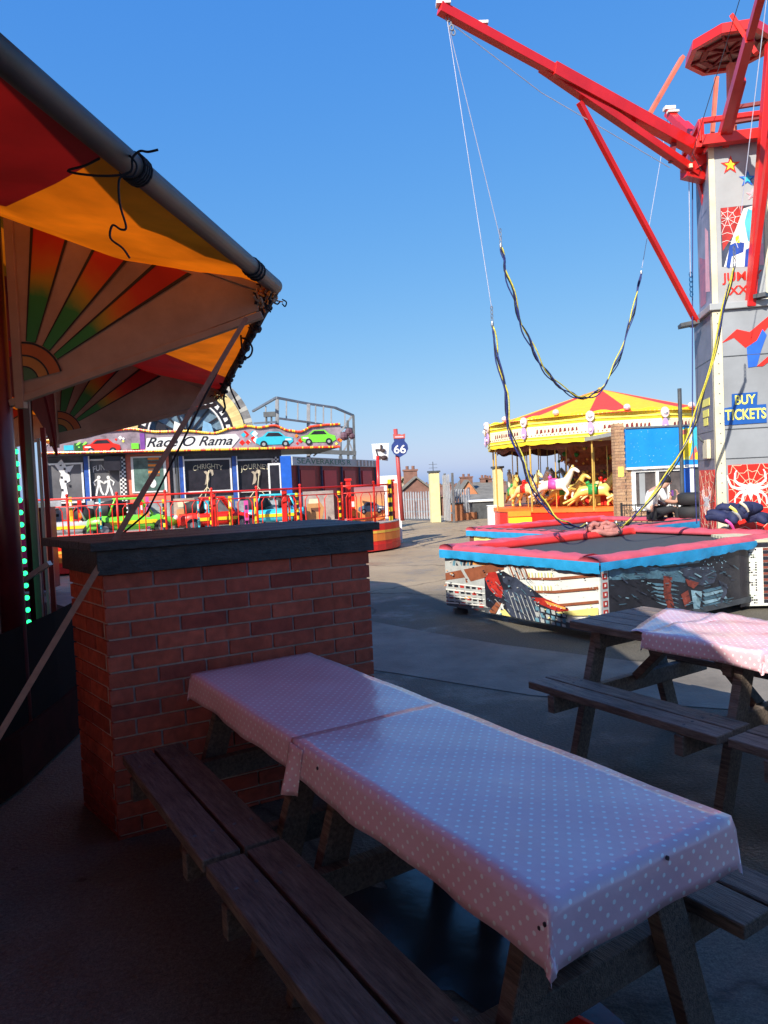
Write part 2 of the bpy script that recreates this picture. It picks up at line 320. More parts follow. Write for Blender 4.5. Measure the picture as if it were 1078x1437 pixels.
def clip(poly, conv):
    out = poly
    for i in range(len(conv)):
        a, b = conv[i], conv[(i+1) % len(conv)]; inp = out; out = []
        side = lambda p: (b[0]-a[0])*(p[1]-a[1])-(b[1]-a[1])*(p[0]-a[0])
        for j in range(len(inp)):
            p, q = inp[j], inp[(j+1) % len(inp)]; sp, sq = side(p), side(q)
            if sp >= 0: out.append(p)
            if (sp >= 0) != (sq >= 0):
                t = sp/(sp-sq); out.append((p[0]+t*(q[0]-p[0]), p[1]+t*(q[1]-p[1])))
        if len(out) < 3: return []
    return out
def catenary(a, b, sag, n=20):
    a = V(a); b = V(b); return [a.lerp(b, i/n) + V((0, 0, -sag*4*(i/n)*(1-i/n))) for i in range(n+1)]
def smooth_pts(pts, n=6):             # Catmull-Rom through the points
    P = [V(p) for p in pts]; P = [P[0]*2-P[1]] + P + [P[-1]*2-P[-2]]; out = []
    for i in range(1, len(P)-2):
        for k in range(n):
            t = k/n; a, b, c, d = P[i-1:i+3]
            out.append(.5*((2*b)+(c-a)*t+(2*a-5*b+4*c-d)*t*t+(3*b-a-3*c+d)*t**3))
    return out + [P[-2]]
# ------------------------------------------------------------------ world, sun, camera
SUN_AZ = V((-.5, -.87)).normalized(); EL = math.radians(36)
w = bpy.data.worlds.new('World'); bpy.context.scene.world = w; w.use_nodes = True
sk = w.node_tree.nodes.new('ShaderNodeTexSky'); sk.sky_type = 'NISHITA'; sk.sun_disc = False; sk.sun_elevation = EL; sk.sun_rotation = math.atan2(SUN_AZ.x, SUN_AZ.y)
sk.air_density = 1.0; sk.dust_density = .9; sk.ozone_density = 3.5
_N = w.node_tree.nodes; _L = w.node_tree.links; sp_ = _N.new('ShaderNodeSeparateColor'); cb_ = _N.new('ShaderNodeCombineColor'); _L.new(sk.outputs[0], sp_.inputs[0])
for i, (e_, k_) in enumerate(((1.1, .419), (.61, 1.041), (.18, 2.99))):      # tone curve of the clear sky, per channel
    a_ = _N.new('ShaderNodeMath'); a_.operation = 'POWER'; a_.inputs[1].default_value = e_; m_ = _N.new('ShaderNodeMath'); m_.operation = 'MULTIPLY'; m_.inputs[1].default_value = k_
    _L.new(sp_.outputs[i], a_.inputs[0]); _L.new(a_.outputs[0], m_.inputs[0]); _L.new(m_.outputs[0], cb_.inputs[i])
_L.new(cb_.outputs[0], _N['Background'].inputs[0]); w.node_tree.nodes['Background'].inputs[1].default_value = .15
sl = bpy.data.lights.new('sun', 'SUN'); sl.energy = 5.0; sl.angle = math.radians(.53); sl.color = (1, .93, .82)
so = bpy.data.objects.new('sun', sl); C.objects.link(so)
sd = V((SUN_AZ.x*math.cos(EL), SUN_AZ.y*math.cos(EL), math.sin(EL))); so.rotation_euler = sd.to_track_quat('Z', 'Y').to_euler(); so.location = (-20, -20, 20)
cd = bpy.data.cameras.new('camera'); co = bpy.data.objects.new('camera', cd); C.objects.link(co); bpy.context.scene.camera = co
cd.sensor_fit = 'HORIZONTAL'; cd.sensor_width = 36; cd.lens = 36*CF; cd.clip_end = 3000; cd.clip_start = .05
M3 = Matrix((CR, CU, -_F)).transposed(); co.matrix_world = Matrix.Translation(CAM) @ M3.to_4x4()
sc = bpy.context.scene; sc.view_settings.view_transform = 'Standard'; sc.view_settings.look = 'None'; sc.view_settings.exposure = .55; sc.view_settings.gamma = 1
sc.render.resolution_x = 768; sc.render.resolution_y = 1024
def lthing(*a, **k):
    o = thing(*a, **k); ORG[o.name] = V((0, 0, 0)); return o
# ================================================================== ground
g = MB(); N_ = 40
g.add([(-70, -20, 0), (70, -20, 0), (70, 33.5, 0), (-70, 33.5, 0)], [(0, 1, 2, 3)])
g.add([(-70, 33.5, 0), (70, 33.5, 0), (70, 33.5, -6), (-70, 33.5, -6)], [(3, 2, 1, 0)])
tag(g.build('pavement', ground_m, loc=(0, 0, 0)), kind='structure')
g = MB(); g.add([(-1500, -300, -6), (1500, -300, -6), (1500, 2600, -6), (-1500, 2600, -6)], [(0, 1, 2, 3)])
tag(g.build('terrain', terr_m, loc=(0, 0, 0)), kind='structure')
g = MB(); edge = [(-6, 12.4), (-2.2, 9.9), (-.25, 8.25), (.4, 7.45), (1.03, 6.75), (2.2, 5.75), (3.4, 5.3), (5, 5.2)]
near = [(5, 4.3), (3.4, 4.35), (2.2, 4.6), (1.0, 5.1), (0, 5.9), (-1, 6.6), (-6, 9)]
g.add([(x, y, .004) for x, y in edge+near], [tuple(range(len(edge+near)))[::-1]])
tag(g.build('concrete_path', slab_m, loc=(0, 0, 0)), kind='structure')
# ================================================================== brick pillar
pl, pr = V((-1.275, 3.2, 0)), V((-.092, 3.83, 0)); pex = (pr-pl).normalized(); W_ = (pr-pl).length; D_ = .68
F0 = Fr(pl, pex); root = thing('brick_pillar', 'square red brick pillar with a dark timber top, left of the polka dot tables', 'pillar', pl)
mb = MB(); mb.fbox(F0, .012, W_-.012, 0, 1.215, -D_+.012, -.012, 0)
_q = [F0.P(.013, 0, -.014), F0.P(.013, 0, -D_+.014), V((-1.585, 3.60, 0))]; mb.add([p+V((0, 0, z)) for z in (0, 1.2145) for p in _q], [(0, 1, 2), (5, 4, 3), (0, 3, 4, 1), (1, 4, 5, 2), (2, 5, 3, 0)]); mb.build('mortar_core', mortar, root)
def brick_wall(mb, F, u0, u1, z0, z1, off, bl=.215, bh=.065, j=.01, dep=.04):
    z = z1-bh; k = off
    while z > z0-.06:
        u = u0 - (bl+j)/2*(k % 2)
        while u < u1-.01:
            a, b = max(u, u0), min(u+bl, u1)
            if b-a > .03:
                jj = random.uniform(-.0015, .0015); mb.fbox(F, a, b, max(z, z0), z+bh, -dep, jj)
            u += bl+j
        z -= bh+j; k += 1
mb = MB(); brick_wall(mb, F0, 0, W_, 0, 1.213, 0)
_bl = V((-1.60, 3.60, 0)); _fl = F0.P(0, 0, -.042); brick_wall(mb, Fr(_bl, _fl-_bl), 0, (_fl-_bl).length, 0, 1.213, 1)
brick_wall(mb, Fr(F0.P(W_, 0, -.042), -F0.n), 0, D_-.042, 0, 1.213, 1)
brick_wall(mb, Fr(F0.P(W_-.042, 0, -D_), -pex), 0, W_-.084, 0, 1.213, 0)
mb.build('brickwork', bricks_m, root, bevel=.0025)
mb = MB(); o_ = .022
BLc = V((-1.60, 3.60, 0))     # back left corner: the left side is splayed
for a, b in (((-o_, o_), (W_+o_, o_)), ((-o_, -D_-o_), (W_+o_, -D_-o_))):
    mb.fbox(F0, a[0], b[0], 1.217, 1.325, a[1]-.022, a[1])
for u in (W_+o_-.022,): mb.fbox(F0, u, u+.022, 1.217, 1.325, -D_-o_, o_-.0225)
Fs_ = Fr(BLc, F0.P(0, 0, 0)-BLc); mb.fbox(Fs_, -.03, (F0.P(0, 0, 0)-BLc).length-.002, 1.217, 1.325, .002, .024)
mb.build('fascia_board', capm, root, bevel=.002)
mb = MB(); nb = 5
for i in range(nb):
    a = -D_-.05 + (D_+.1)*i/nb; b_ = a+(D_+.1)/nb-.003; z0_, z1_ = 1.327+.0012*(i % 2), 1.368-.001*(i % 3); l0, l1 = -.05-.16*(1-i/nb), -.05-.16*(1-(i+1)/nb); q = [F0.P(l0, 0, a), F0.P(W_+.05, 0, a), F0.P(W_+.05, 0, b_), F0.P(l1, 0, b_)]; mb.add([p+V((0, 0, z)) for z in (z0_, z1_) for p in q], [(0, 1, 2, 3), (7, 6, 5, 4), (0, 4, 5, 1), (1, 5, 6, 2), (2, 6, 7, 3), (3, 7, 4, 0)])
mb.build('timber_top', capm, root, bevel=.004)
# ================================================================== picnic tables
TX, TY = V((.533, -.846, 0)), V((.846, .533, 0)); TRZ = math.atan2(-.846, .533)
def picnic_table(label, L, W, loc, group, wd=wood):
    r = lthing('picnic_table', label, 'picnic table', loc, TRZ, group); n = 5; s = .033*0+W/n
    mb = MB()
    for i in range(n): mb.box((L/2+random.uniform(-.004, .004), s*(i+.5), .717), (L, s-.008, .042))
    mb.build('tabletop', wd, r, bevel=.005)
    for y0 in (-.335, W+.075):
        mb = MB()
        for k in range(2): mb.box((L/2+random.uniform(-.006, .006), y0+.0625+k*.135, .43), (L, .122, .04))
        mb.build('bench_seat', wd, r, bevel=.005)
        for bx in (.13, L-.13):
            for k in range(2):
                for q_ in (-.03, .03): mb = MB(); mb.lathe((bx+.046*(1 if bx < L/2 else -1)+.004, y0+.0625+k*.135+q_, .449), [(.0, .0035), (.006, .003), (.008, 0), (0, 0)], 10); mb.build('screw_head', dsteel, r)
    for x in (.13, L-.13):
        for sgn, ya, yb in ((1, .12, -.10), (-1, W-.12, W+.10)):
            mb = MB(); mb.beam((x, ya, .695), (x, yb, 0), .045, .095, up=(0, 1, .001)); mb.build('leg', wd, r, bevel=.004)
        xx = x + (.046 if x < L/2 else -.046)
        mb = MB(); mb.box((xx, W/2, .362), (.045, W+.68, .092)); mb.build('seat_bearer', wd, r, bevel=.004)
        mb = MB(); mb.box((xx, W/2, .648), (.045, W-.06, .09)); mb.build('top_bearer', wd, r, bevel=.004)
        mb = MB(); xb = xx+(.03 if x < L/2 else -.03); mb.beam((xb, W/2, .40), (L/2 - (.07 if x < L/2 else -.07), W/2, .69), .07, .045); mb.build('brace', wd, r, bevel=.003)
    return r
def cloth(label, loc, L, W, x0, x1, y0, y1, sk, group, seed, top=.745, rip=.004, lap=(False, False)):
    rnd = random.Random(seed); st = .012
    def axis(a, b, la=False, lb=False):
        m = max(2, int((b-a)/.035)); q = ([] if la else [a-sk+sk*i/5 for i in range(5)]) + [a+(b-a)*i/m for i in range(m+1)] + ([] if lb else [b+sk*(i+1)/5 for i in range(5)])
        return q
    xs, ys = axis(x0, x1, *lap), axis(y0, y1); vs = []; uv = []
    ph = [rnd.uniform(0, 6) for _ in range(8)]
    for x in xs:
        for y in ys:
            cx, cy = min(max(x, x0), x1), min(max(y, y0), y1); ox, oy = x-cx, y-cy; ax, ay = abs(ox), abs(oy)
            drop = max(ax, ay) + .22*min(ax, ay); t = cx*9+cy*9
            fl = .005+.05*drop + .006*math.sin(t*1.1+ph[0])*(drop/sk) + .003*math.sin(t*2.9+ph[1])*(drop/sk)
            px = cx + (math.copysign(1, ox)*(fl if ax >= ay*.6 else fl*.3) if ax > 0 else 0)
            py = cy + (math.copysign(1, oy)*(fl if ay >= ax*.6 else fl*.3) if ay > 0 else 0)
            z = top - drop*(1+.035*math.sin(t*1.3+ph[2])) + (0 if drop else rip*.4*(math.sin(cx*13+ph[3])*math.sin(cy*17+ph[4])+1) + rip*.25*abs(math.sin(cx*31+cy*23+ph[5])))
            if drop and drop < .02: z = top-.6*drop
            vs.append((px, py, z)); uv.append((x, y))
    ny = len(ys); fs = [(i*ny+j, (i+1)*ny+j, (i+1)*ny+j+1, i*ny+j+1) for i in range(len(xs)-1) for j in range(ny-1)]
    mb = MB(); mb.add(vs, fs); o = mb.build('tablecloth', cloth_m, None, loc=(0, 0, 0), smooth=True, uv=uv)
    o.location = loc; o.rotation_euler = (0, 0, TRZ)
    m = o.modifiers.new('t', 'SOLIDIFY'); m.thickness = .0016; m.offset = -1
    return tag(o, label, 'tablecloth', group)
gT = 'picnic tables in the food court'; gC = 'pink polka dot tablecloths'
A0 = V((-.893, 3.222, 0)); WF = .575
picnic_table('dark wooden picnic table nearest the brick pillar, under a fully shaded pink cloth', 1.08, WF, A0, gT)
B0 = A0 + TX*1.105
picnic_table('dark wooden picnic table closest to the viewer, its long cloth corner hanging over the legs', 1.10, WF, B0, gT)
cloth('pink polka dot cloth on the table that touches the brick pillar', A0, 1.08, WF, -.012, 1.10, -.012, WF+.012, .105, gC, 3, lap=(False, True))
near_cloth = cloth('large pink polka dot cloth on the table nearest the viewer', B0, 1.13, WF, -.035, 1.118, -.014, WF+.004, .12, gC, 5, top=.7495, lap=(True, False))
# hanging corner of the near cloth where the two cloths meet, peg holes
ORG[near_cloth.name] = V((0, 0, 0)); mb = MB(); vs = []; uv = []
for i in range(9):
    for j in range(9):
        s, t = i/8, j/8; vs.append((-.036-.045*t+.10*s*(1-.25*t), -.022-.018*math.sin(s*5)*t-.012*t, .742-.175*t*(1-.12*s)-.02*s*t)); uv.append((-.036+.10*s, -.02-.18*t))
mb.add(vs, [(i*9+j, (i+1)*9+j, (i+1)*9+j+1, i*9+j+1) for i in range(8) for j in range(8)]); hf = mb.build('hanging_fold', cloth_m, near_cloth, smooth=True, uv=uv); hf.modifiers.new('t', 'SOLIDIFY').thickness = .0016
for x, y, z, ax in ((1.115, -.0225, .715, 1), (1.100, -.0225, .700, 1), (1.12, -.026, .655, 1), (1.105, -.0225, .672, 1), (1.126, .33, .735, 0), (.16, -.0205, .715, 1), (.42, -.021, .70, 1)):
    mb = MB(); r_ = .004; q = [(r_*math.cos(t), r_*1.3*math.sin(t)) for t in [k*math.pi/5 for k in range(10)]]
    mb.plate(Fr((x, y, z), (1, 0, 0)) if ax else Fr((x, y, z), (0, 1, 0)), q, -.002, .003); mb.build('peg_hole', nearblack, near_cloth)
R0 = V((1.03, 4.08, 0)); WR = .66
picnic_table('weathered wooden picnic table beside the trampoline, its left end bare of cloth', 1.12, WR, R0, gT, wood_g)
R1 = R0 + TX*1.16 + TY*.02
picnic_table('weathered wooden picnic table at the right edge of the photo, overlapping another bench', 1.15, WR, R1, gT, wood_g)
cloth('rumpled sunlit pink cloth pulled crooked over the table beside the trampoline', R0, 1.12, WR, .52, 1.13, -.012, WR+.01, .075, gC, 8, top=.747, rip=.02)
cloth('pink cloth at the right edge of the photo with a peg hole in its corner', R1, 1.15, WR, -.01, 1.16, -.012, WR+.01, .08, gC, 9, top=.7475)
# loose folded-back flap lying diagonally on the bare end of the far table
mb = MB(); uv = []; vs = []
q = [(.16, WR+.01), (.60, WR+.02), (.62, -.005), (.44, -.01)]
for i in range(9):
    for j in range(9):
        s, t = i/8, j/8; a = V((*q[0], 0)).lerp(V((*q[1], 0)), s); b = V((*q[3], 0)).lerp(V((*q[2], 0)), s); p = a.lerp(b, t)
        vs.append((p.x, p.y, .742+.006*math.sin(s*7+t*3)**2+.004*math.sin(t*11)**2+(.007 if s > .8 else 0))); uv.append((p.x, p.y))
mb.add(vs, [(i*9+j, (i+1)*9+j, (i+1)*9+j+1, i*9+j+1) for i in range(8) for j in range(8)])
fl = mb.build('tablecloth', cloth_m, None, loc=(0, 0, 0), smooth=True, uv=uv); fl.location = R0; fl.rotation_euler = (0, 0, TRZ)
fl.modifiers.new('t', 'SOLIDIFY').thickness = .0016
tag(fl, 'thin pink cloth laid slanting over the bare boards of the table beside the trampoline', 'tablecloth', gC)
# red bucket under the near table
cb = gz(815, 1470, 0); cb = gz(778, 1478, .26); cb.z = 0
r = thing('bucket', 'red plastic bucket under the near end of the closest table', 'bucket', cb)
mb = MB(); mb.lathe(cb, [(.0, .004), (.095, .004), (.10, .01), (.13, .24), (.142, .245), (.142, .26), (.128, .26), (.118, .02), (0, .02)], 28); mb.build('tub', bred, r, smooth=True)
mb = MB(); mb.tube([cb+V((.13*math.cos(t), .05*math.sin(t)*0+.02, .25-.11*math.sin(t))) for t in [math.pi*i/12 for i in range(13)]], .004, 6); mb.build('handle', dsteel, r)
# ================================================================== round children's ride on the left
ZR = 2.70
V1 = at(388, 405, 1); 
def rimpt(px, py, z=ZR):
    return gz(px, py, z)
V1 = rimpt(386, 402); V2 = rimpt(312, 548)
# rim is a regular 12-gon through V1 and V2
ed = (V2-V1); e_len = ed.length; R12 = e_len/(2*math.sin(math.radians(15)))
mid = (V1+V2)/2; perp = V((-ed.y, ed.x, 0)).normalized()
if perp.x > 0: perp = -perp
RC = mid + perp*R12*math.cos(math.radians(15)); RC.z = 0
a1 = math.atan2(V1.y-RC.y, V1.x-RC.x)
def rim(k, rad=None, z=ZR):           # k counted from V1 (0), V2 (+1), towards the viewer (-1)
    a = a1 + math.radians(30)*k; rr = R12 if rad is None else rad; p = V((RC.x+rr*math.cos(a), RC.y+rr*math.sin(a), z))
    if k == -1 and rr > R12*.6:           # this corner stands a little proud of the regular polygon
        p += POLE_D*((rr/R12-.6)/.4)
    return p
POLE_D = V((0, 0, 0))
_v0 = V1 + (gz(6, 82, ZR)-V1).normalized()*e_len; POLE_D = V((_v0.x, _v0.y, 0)) - V((rim(-1).x, rim(-1).y, 0))
RI = R12 - 1.62
root = thing('fairground_ride', 'round covered fairground ride with painted sunburst ribs and orange and red awning', 'fairground ride', (RC.x, RC.y, 0))
# awning: segments split into an orange and a red half, slightly sagging
for nm, mm, par in (('orange_awning', awn_o, 0), ('red_awning', awn_r, 1)):
    mb = MB()
    for k in range(-5, 7):
        ns = 6; rows = [(1.0, ZR+.02, .03, .40), (.95, ZR+.09, .07, .33), (.9, ZR+.17, .10, .26), (RI/R12, ZR+.50, .13, .15), (.45, ZR+1.0, .1, .12), (.02, ZR+1.5, 0, .12)]
        for h in range(2):
            orange_first = (k % 2 == 0)       # even ribs carry the orange band
            is_or = (h == 0) == orange_first
            if is_or != (par == 0): continue
            grid = []
            for (rr, z, sg, bd) in rows:
                bb_ = bd if orange_first else 1-bd; lo, hi = ((0, bb_) if h == 0 else (bb_, 1)); line = []
                if k == 0 and h == 0: bb_ = min(.8, bd*2.0)
                if k == 0 and h == 1: bb_ = min(.8, bd*2.0)
                lo, hi = ((0, bb_) if h == 0 else (bb_, 1))
                for i in range(ns+1):
                    t = lo+(hi-lo)*i/ns; p = rim(k, R12*rr, z).lerp(rim(k+1, R12*rr, z), t); p.z -= sg*math.sin(math.pi*t)*(1+.25*math.sin(9*t+k)) + (.012*math.sin(t*40+rr*30) if 0 < t < 1 else 0); line.append(p)
                grid += line
            n = ns+1; mb.add(grid, [(r_*n+i, r_*n+i+1, (r_+1)*n+i+1, (r_+1)*n+i) for r_ in range(len(rows)-1) for i in range(ns)])
    mb.build(nm, mm, root, smooth=True)
mb = MB()
for k in range(-5, 7):
    a, b = rim(k), rim(k+1)
    if k in (-1, -2): continue
    mb.tube([a, b], .032, 10)
mb.build('rim_tube', dsteel, root, smooth=True)
for k in (-1, -2):
    mb = MB(); mb.tube([rim(k), rim(k+1)], .043, 16); mb.build('rim_pole', mat('dull_aluminium_pole', (.10, .09, .085), .5, metal=.35, var=.25, scale=3, stretch=(1, 1, 1), dirt=.5), root, smooth=True)
# corner block with tattered bindings, straps and cord ends
def scrap(c, n, r, seed, m, nm):
    rd = random.Random(seed); mb = MB()
    for _ in range(n):
        p = c+V((rd.uniform(-r, r), rd.uniform(-r, r), rd.uniform(-r*.9, r*.5))); d = V((rd.uniform(-1, 1), rd.uniform(-1, 1), rd.uniform(-1, 1))).normalized()*rd.uniform(.02, .06)
        mb.tube([p, p+d*.5+V((0, 0, rd.uniform(-.02, .02))), p+d], rd.uniform(.003, .008), 5)
    mb.build(nm, m, root)
for k, c in ((0, rim(0)), (1, rim(1))):
    inw = (V((RC.x, RC.y, ZR))-c).normalized(); c2 = c+inw*.06+V((0, 0, -.05))
    scrap(c2, 26, .055, 3+k, cord_m, 'binding'); scrap(c2, 34, .06, 13+k, tan, 'torn_canvas'); scrap(c2+V((.01, -.02, 0)), 16, .055, 23+k, orange, 'torn_canvas')
mb = MB(); rd = random.Random(4)
for i in range(26):
    t = (i+.5)/26; p = rim(0).lerp(rim(1), t)
    for _ in range(3): mb.ball(p+V((rd.uniform(-.02, .02), rd.uniform(-.05, .05), rd.uniform(-.05, .02))), rd.uniform(.015, .035), 0, 6, (1, 1.5, .8))
mb.tube([rim(0), rim(1)], .036, 8); mb.build('rolled_awning_edge', cord_m, root)
# cords tied round the pole and hanging from the rim
def cordpx(pts, Y, r, nm='cord', m=cord_m, n=5):
    mb = MB(); P_ = [at(x, y, Y if not isinstance(Y, (list, tuple)) else Y[i]) for i, (x, y) in enumerate(pts)]
    mb.tube(smooth_pts(P_, n), r, 6); return mb.build(nm, m, root, smooth=True)
yk = gz(190, 222, ZR).y
cordpx([(222, 210), (208, 213), (196, 212), (186, 222), (184, 240), (165, 246), (130, 246), (95, 240), (120, 232), (140, 222)], yk-.04, .004)
cordpx([(182, 218), (192, 232), (186, 248), (168, 250), (168, 285), (177, 318), (170, 322), (158, 316), (155, 334), (172, 348), (182, 362)], yk-.04, .0038)
for i in range(4):
    mb = MB(); t = gz(186+i*3, 234+i*2.5, ZR); ax = (rim(0)-rim(-1)).normalized(); x = ax.cross(V((0, 0, 1))).normalized(); y = x.cross(ax)
    mb.tube([t+(x*math.cos(q)+y*math.sin(q))*.048 for q in [2*math.pi*j/14 for j in range(15)]], .006, 6); mb.build('cord', cord_m, root)
for i in range(3):
    mb = MB(); t = gz(352+i*4, 374+i*3.4, ZR); mb.tube([t+(x*math.cos(q)+y*math.sin(q))*.047 for q in [2*math.pi*j/14 for j in range(15)]], .005, 6); mb.build('cord', cord_m, root)
yy = (V1.y+V2.y)/2
cordpx([(338, 470), (340, 490), (345, 502), (352, 498), (354, 488), (348, 478), (340, 474)], V1.y+1.2, .007)
cordpx([(350, 455), (354, 463), (358, 472)], V1.y+.8, .006)
cordpx([(322, 508), (331, 506), (331, 511), (324, 512), (328, 520), (323, 532), (324, 546), (331, 562), (337, 574)], V1.y+2.6, .009)
cordpx([(370, 432), (376, 434), (380, 438)], V1.y, .005); cordpx([(396, 420), (402, 424), (400, 430), (396, 426)], V1.y, .004)
cordpx([(316, 548), (314, 560), (316, 572), (312, 580)], V2.y, .012)
# radial sunburst ribs
def sunburst(k):
    tip = rim(k); inn = rim(k, R12-(1.44 if k == 0 else 1.74)); F = Fr(V((inn.x, inn.y, 0)), (tip-inn).normalized()); 
    T = (tip-inn).length
    zb, zt_, zt1, zt2 = 2.13, 3.22, 2.57, 2.67
    side = 1 if F.n.y < 0 else -1
    pan = [(0, zb), (T-.1, zt1), (T-.1, zt2), (0, zt_)]
    w0 = .012*side
    base = MB(); base.plate(F, pan, -.01, .01); b = base.build('sunburst_panel', tan, root); 
    c = (.03, zb+.10)
    def wedge(a0, a1_, r0=.22, r1=3.0):
        A0_, A1_ = math.radians(90-a0), math.radians(90-a1_); 
        poly = [(c[0]+r0*math.cos(A0_), c[1]+r0*math.sin(A0_)), (c[0]+r0*math.cos(A1_), c[1]+r0*math.sin(A1_)), (c[0]+r1*math.cos(A1_), c[1]+r1*math.sin(A1_)), (c[0]+r1*math.cos(A0_), c[1]+r1*math.sin(A0_))]
        return poly
    ins = [(.012, zb+.012), (T-.12, zt1+.01), (T-.12, zt2-.03), (.012, zt_-.03)]
    mr = MB(); ml = MB(); uv = []
    for a0, a1_ in ((6.5, 20), (31, 43), (51, 59.5)):
        pl_ = clip(wedge(a0, a1_)[::-1], ins)
        if pl_:
            k0 = len(mr.v); lay = [F.P(u, v, side*.013) for u, v in pl_]; mr.add(lay, [tuple(range(len(pl_)))]); uv += [(u-c[0], v-c[1]) for u, v in pl_]
        for q in (a0, a1_):
            pl_ = clip(wedge(q-.55, q+.55)[::-1], ins)
            if pl_: ml.add([F.P(u, v, side*.0155) for u, v in pl_], [tuple(range(len(pl_)))])
    for r0, r1, mm, ww in ((.0, .075, 2, .0170), (.075, .083, 0, .0182), (.083, .135, 1, .0170), (.135, .145, 0, .0182), (.145, .205, 3, .0170), (.205, .216, 0, .0182)):
        st = 10
        for i in range(st):
            q0, q1 = math.radians(90-i*78/st), math.radians(90-(i+1)*78/st)
            ml.add([F.P(c[0]+rr*math.cos(q), c[1]+rr*math.sin(q), side*ww) for rr, q in ((r0, q0), (r1, q0), (r1, q1), (r0, q1))], [(0, 1, 2, 3)], mm)
    mr.build('painted_ray', rainbow_m, b, uv=uv); ml.build('painted_sun', [mat('black_line', (.01, .01, .01), .5), mat('ochre_paint', (.45, .22, .04), .5), mat('muted_green', (.05, .16, .06), .5), mat('rust_orange', (.42, .12, .02), .5)], b)
    f = MB(); f.beam(F.P(-.06, zb-.02), F.P(T-.08, zt1-.025), .04, .04); f.beam(F.P(0, zt_), F.P(T-.05, zt2+.01), .045, .04); f.beam(F.P(0, zb-.05), F.P(0, zt_+.05), .05, .05); f.build('rib_frame', tan, root, bevel=.004)
    h = MB(); hx = -.12 if k == 0 else -.26; h.tube([F.P(hx, 0.1), F.P(hx, 3.3)], .065, 12); h.build('column', maroon, root, smooth=True)
    return F
FS = [sunburst(k) for k in (0, 1, 2)]
for k in (-1, 3, 4):
    h = MB(); p = rim(k, RI-.12, 0); h.tube([p+V((0, 0, .1)), p+V((0, 0, 3.3))], .065, 12); h.build('column', maroon, root, smooth=True)
mb = MB(); mb.lathe((RC.x, RC.y, 0), [(RI+.15, .02), (RI+.15, .32), (0, .32)], 48); mb.build('platform', mat('dark_oxblood', (.02, .003, .004), .9, var=.4, spec=.1), root)
mb = MB(); mb.lathe((RC.x, RC.y, 0), [(2.1, .32), (2.1, 3.3)], 12); mb.build('centre_drum', maroon, root)
# arched valance between the inner columns
mb = MB()
for k in (-2, -1, 0, 1, 2):
    a, b = rim(k, RI-.12, 0), rim(k+1, RI-.12, 0); F = Fr(a, b-a); L = (b-a).length; top = [(L, 3.2), (0, 3.2)]
    arc = [(L*i/14, 2.75-.75*(abs(2*i/14-1)**3)) for i in range(15)]
    for i in range(14): mb.plate(F, [arc[i], arc[i+1], (arc[i+1][0], 3.2), (arc[i][0], 3.2)], -.01, .01)
mb.build('arched_valance', dred, root)
# ride car and LED strip seen between the columns
fa = at(0, 700, 4.9)
F = Fr(at(12, 1000, 4.95), (1, .25, 0)); F.o.z = 0
u0, v0 = F.uv(22, 622); u1, v1 = F.uv(47, 885)
p = MB(); p.fbox(F, u0+.06, u0+.10, .32, 2.9, -.05, 0); post = p.build('light_post', mat('dull_post', (.10, .10, .11), .6), root)
for i, y in enumerate(range(634, 885, 17)):
    x = 24+ (y-634)*.075; uu, vv = F.uv(x, y); mb = MB(); mb.ball(F.P(uu, vv, .03), .018, 0, 8); mb.build('green_lamp', led, root)
def perf(nt, N, L, b):
    tc = N.new('ShaderNodeTexCoord'); mp = N.new('ShaderNodeMapping'); mp.inputs['Rotation'].default_value = (0, 0, .78); L.new(tc.outputs['Generated'], mp.inputs[0])
    c = N.new('ShaderNodeTexChecker'); c.inputs['Scale'].default_value = 26; c.inputs['Color1'].default_value = (.42, .25, .17, 1); c.inputs['Color2'].default_value = (.03, .02, .02, 1)
    m2 = N.new('ShaderNodeMapping'); m2.inputs['Scale'].default_value = (.35, 1, 1); L.new(tc.outputs['Generated'], m2.inputs[0]); L.new(m2.outputs[0], c.inputs['Vector']); L.new(c.outputs[0], b.inputs['Base Color'])
perf_m = simple('perforated_panel', perf)
for x_, w_, ya_, yb_, m_ in ((2, .05, 640, 1020, mat('blue_grey_trim', (.10, .14, .19), .5, var=.4)), (51, .018, 615, 900, lgrey), (56, .03, 600, 1010, dred), (12, .02, 700, 1000, maroon)):
    qa, qb = F.uv(x_, ya_), F.uv(x_, yb_); mb = MB(); mb.fbox(F, qa[0], qa[0]+w_, qb[1], qa[1], -.03, .0); mb.build('trim_strip', m_, root)
rdz = random.Random(31)
for i in range(9):
    x_ = 2+rdz.uniform(0, 54); y_ = rdz.uniform(840, 1000); qa = F.uv(x_, y_); mb = MB(); mb.beam(F.P(qa[0], qa[1], .01), F.P(qa[0]+rdz.uniform(.02, .12), qa[1]+rdz.uniform(.1, .3), .01), .012, .012); mb.build('frame_bar', dsteel, root)
ua, va = F.uv(8, 628); ub, vb = F.uv(27, 700)
mb = MB(); mb.fbox(F, ua, ub, vb, va, -.04, -.02); mb.build('perforated_panel', perf_m, root)
mb = MB(); mb.beam(at(16, 826, 4.6), at(70, 790, 4.6), .05, .03); mb.build('hand_rail', mat('scratched_aluminium', (.4, .38, .36), .4, metal=.5, dirt=.5), root)
mb = MB()
rdx = random.Random(12)
for k in (-.6, -.2, .2, .6):          # dark red back boards with rails that close the ride off behind the columns
    a, b = rim(k, RI-.5, .3), rim(k+.4, RI-.5, .3); mb.add([a, b, b+V((0, 0, 1.05)), a+V((0, 0, 1.05))], [(0, 1, 2, 3)])
mb.build('back_board', mat('dark_board', (.05, .008, .01), .7, var=.5), root)
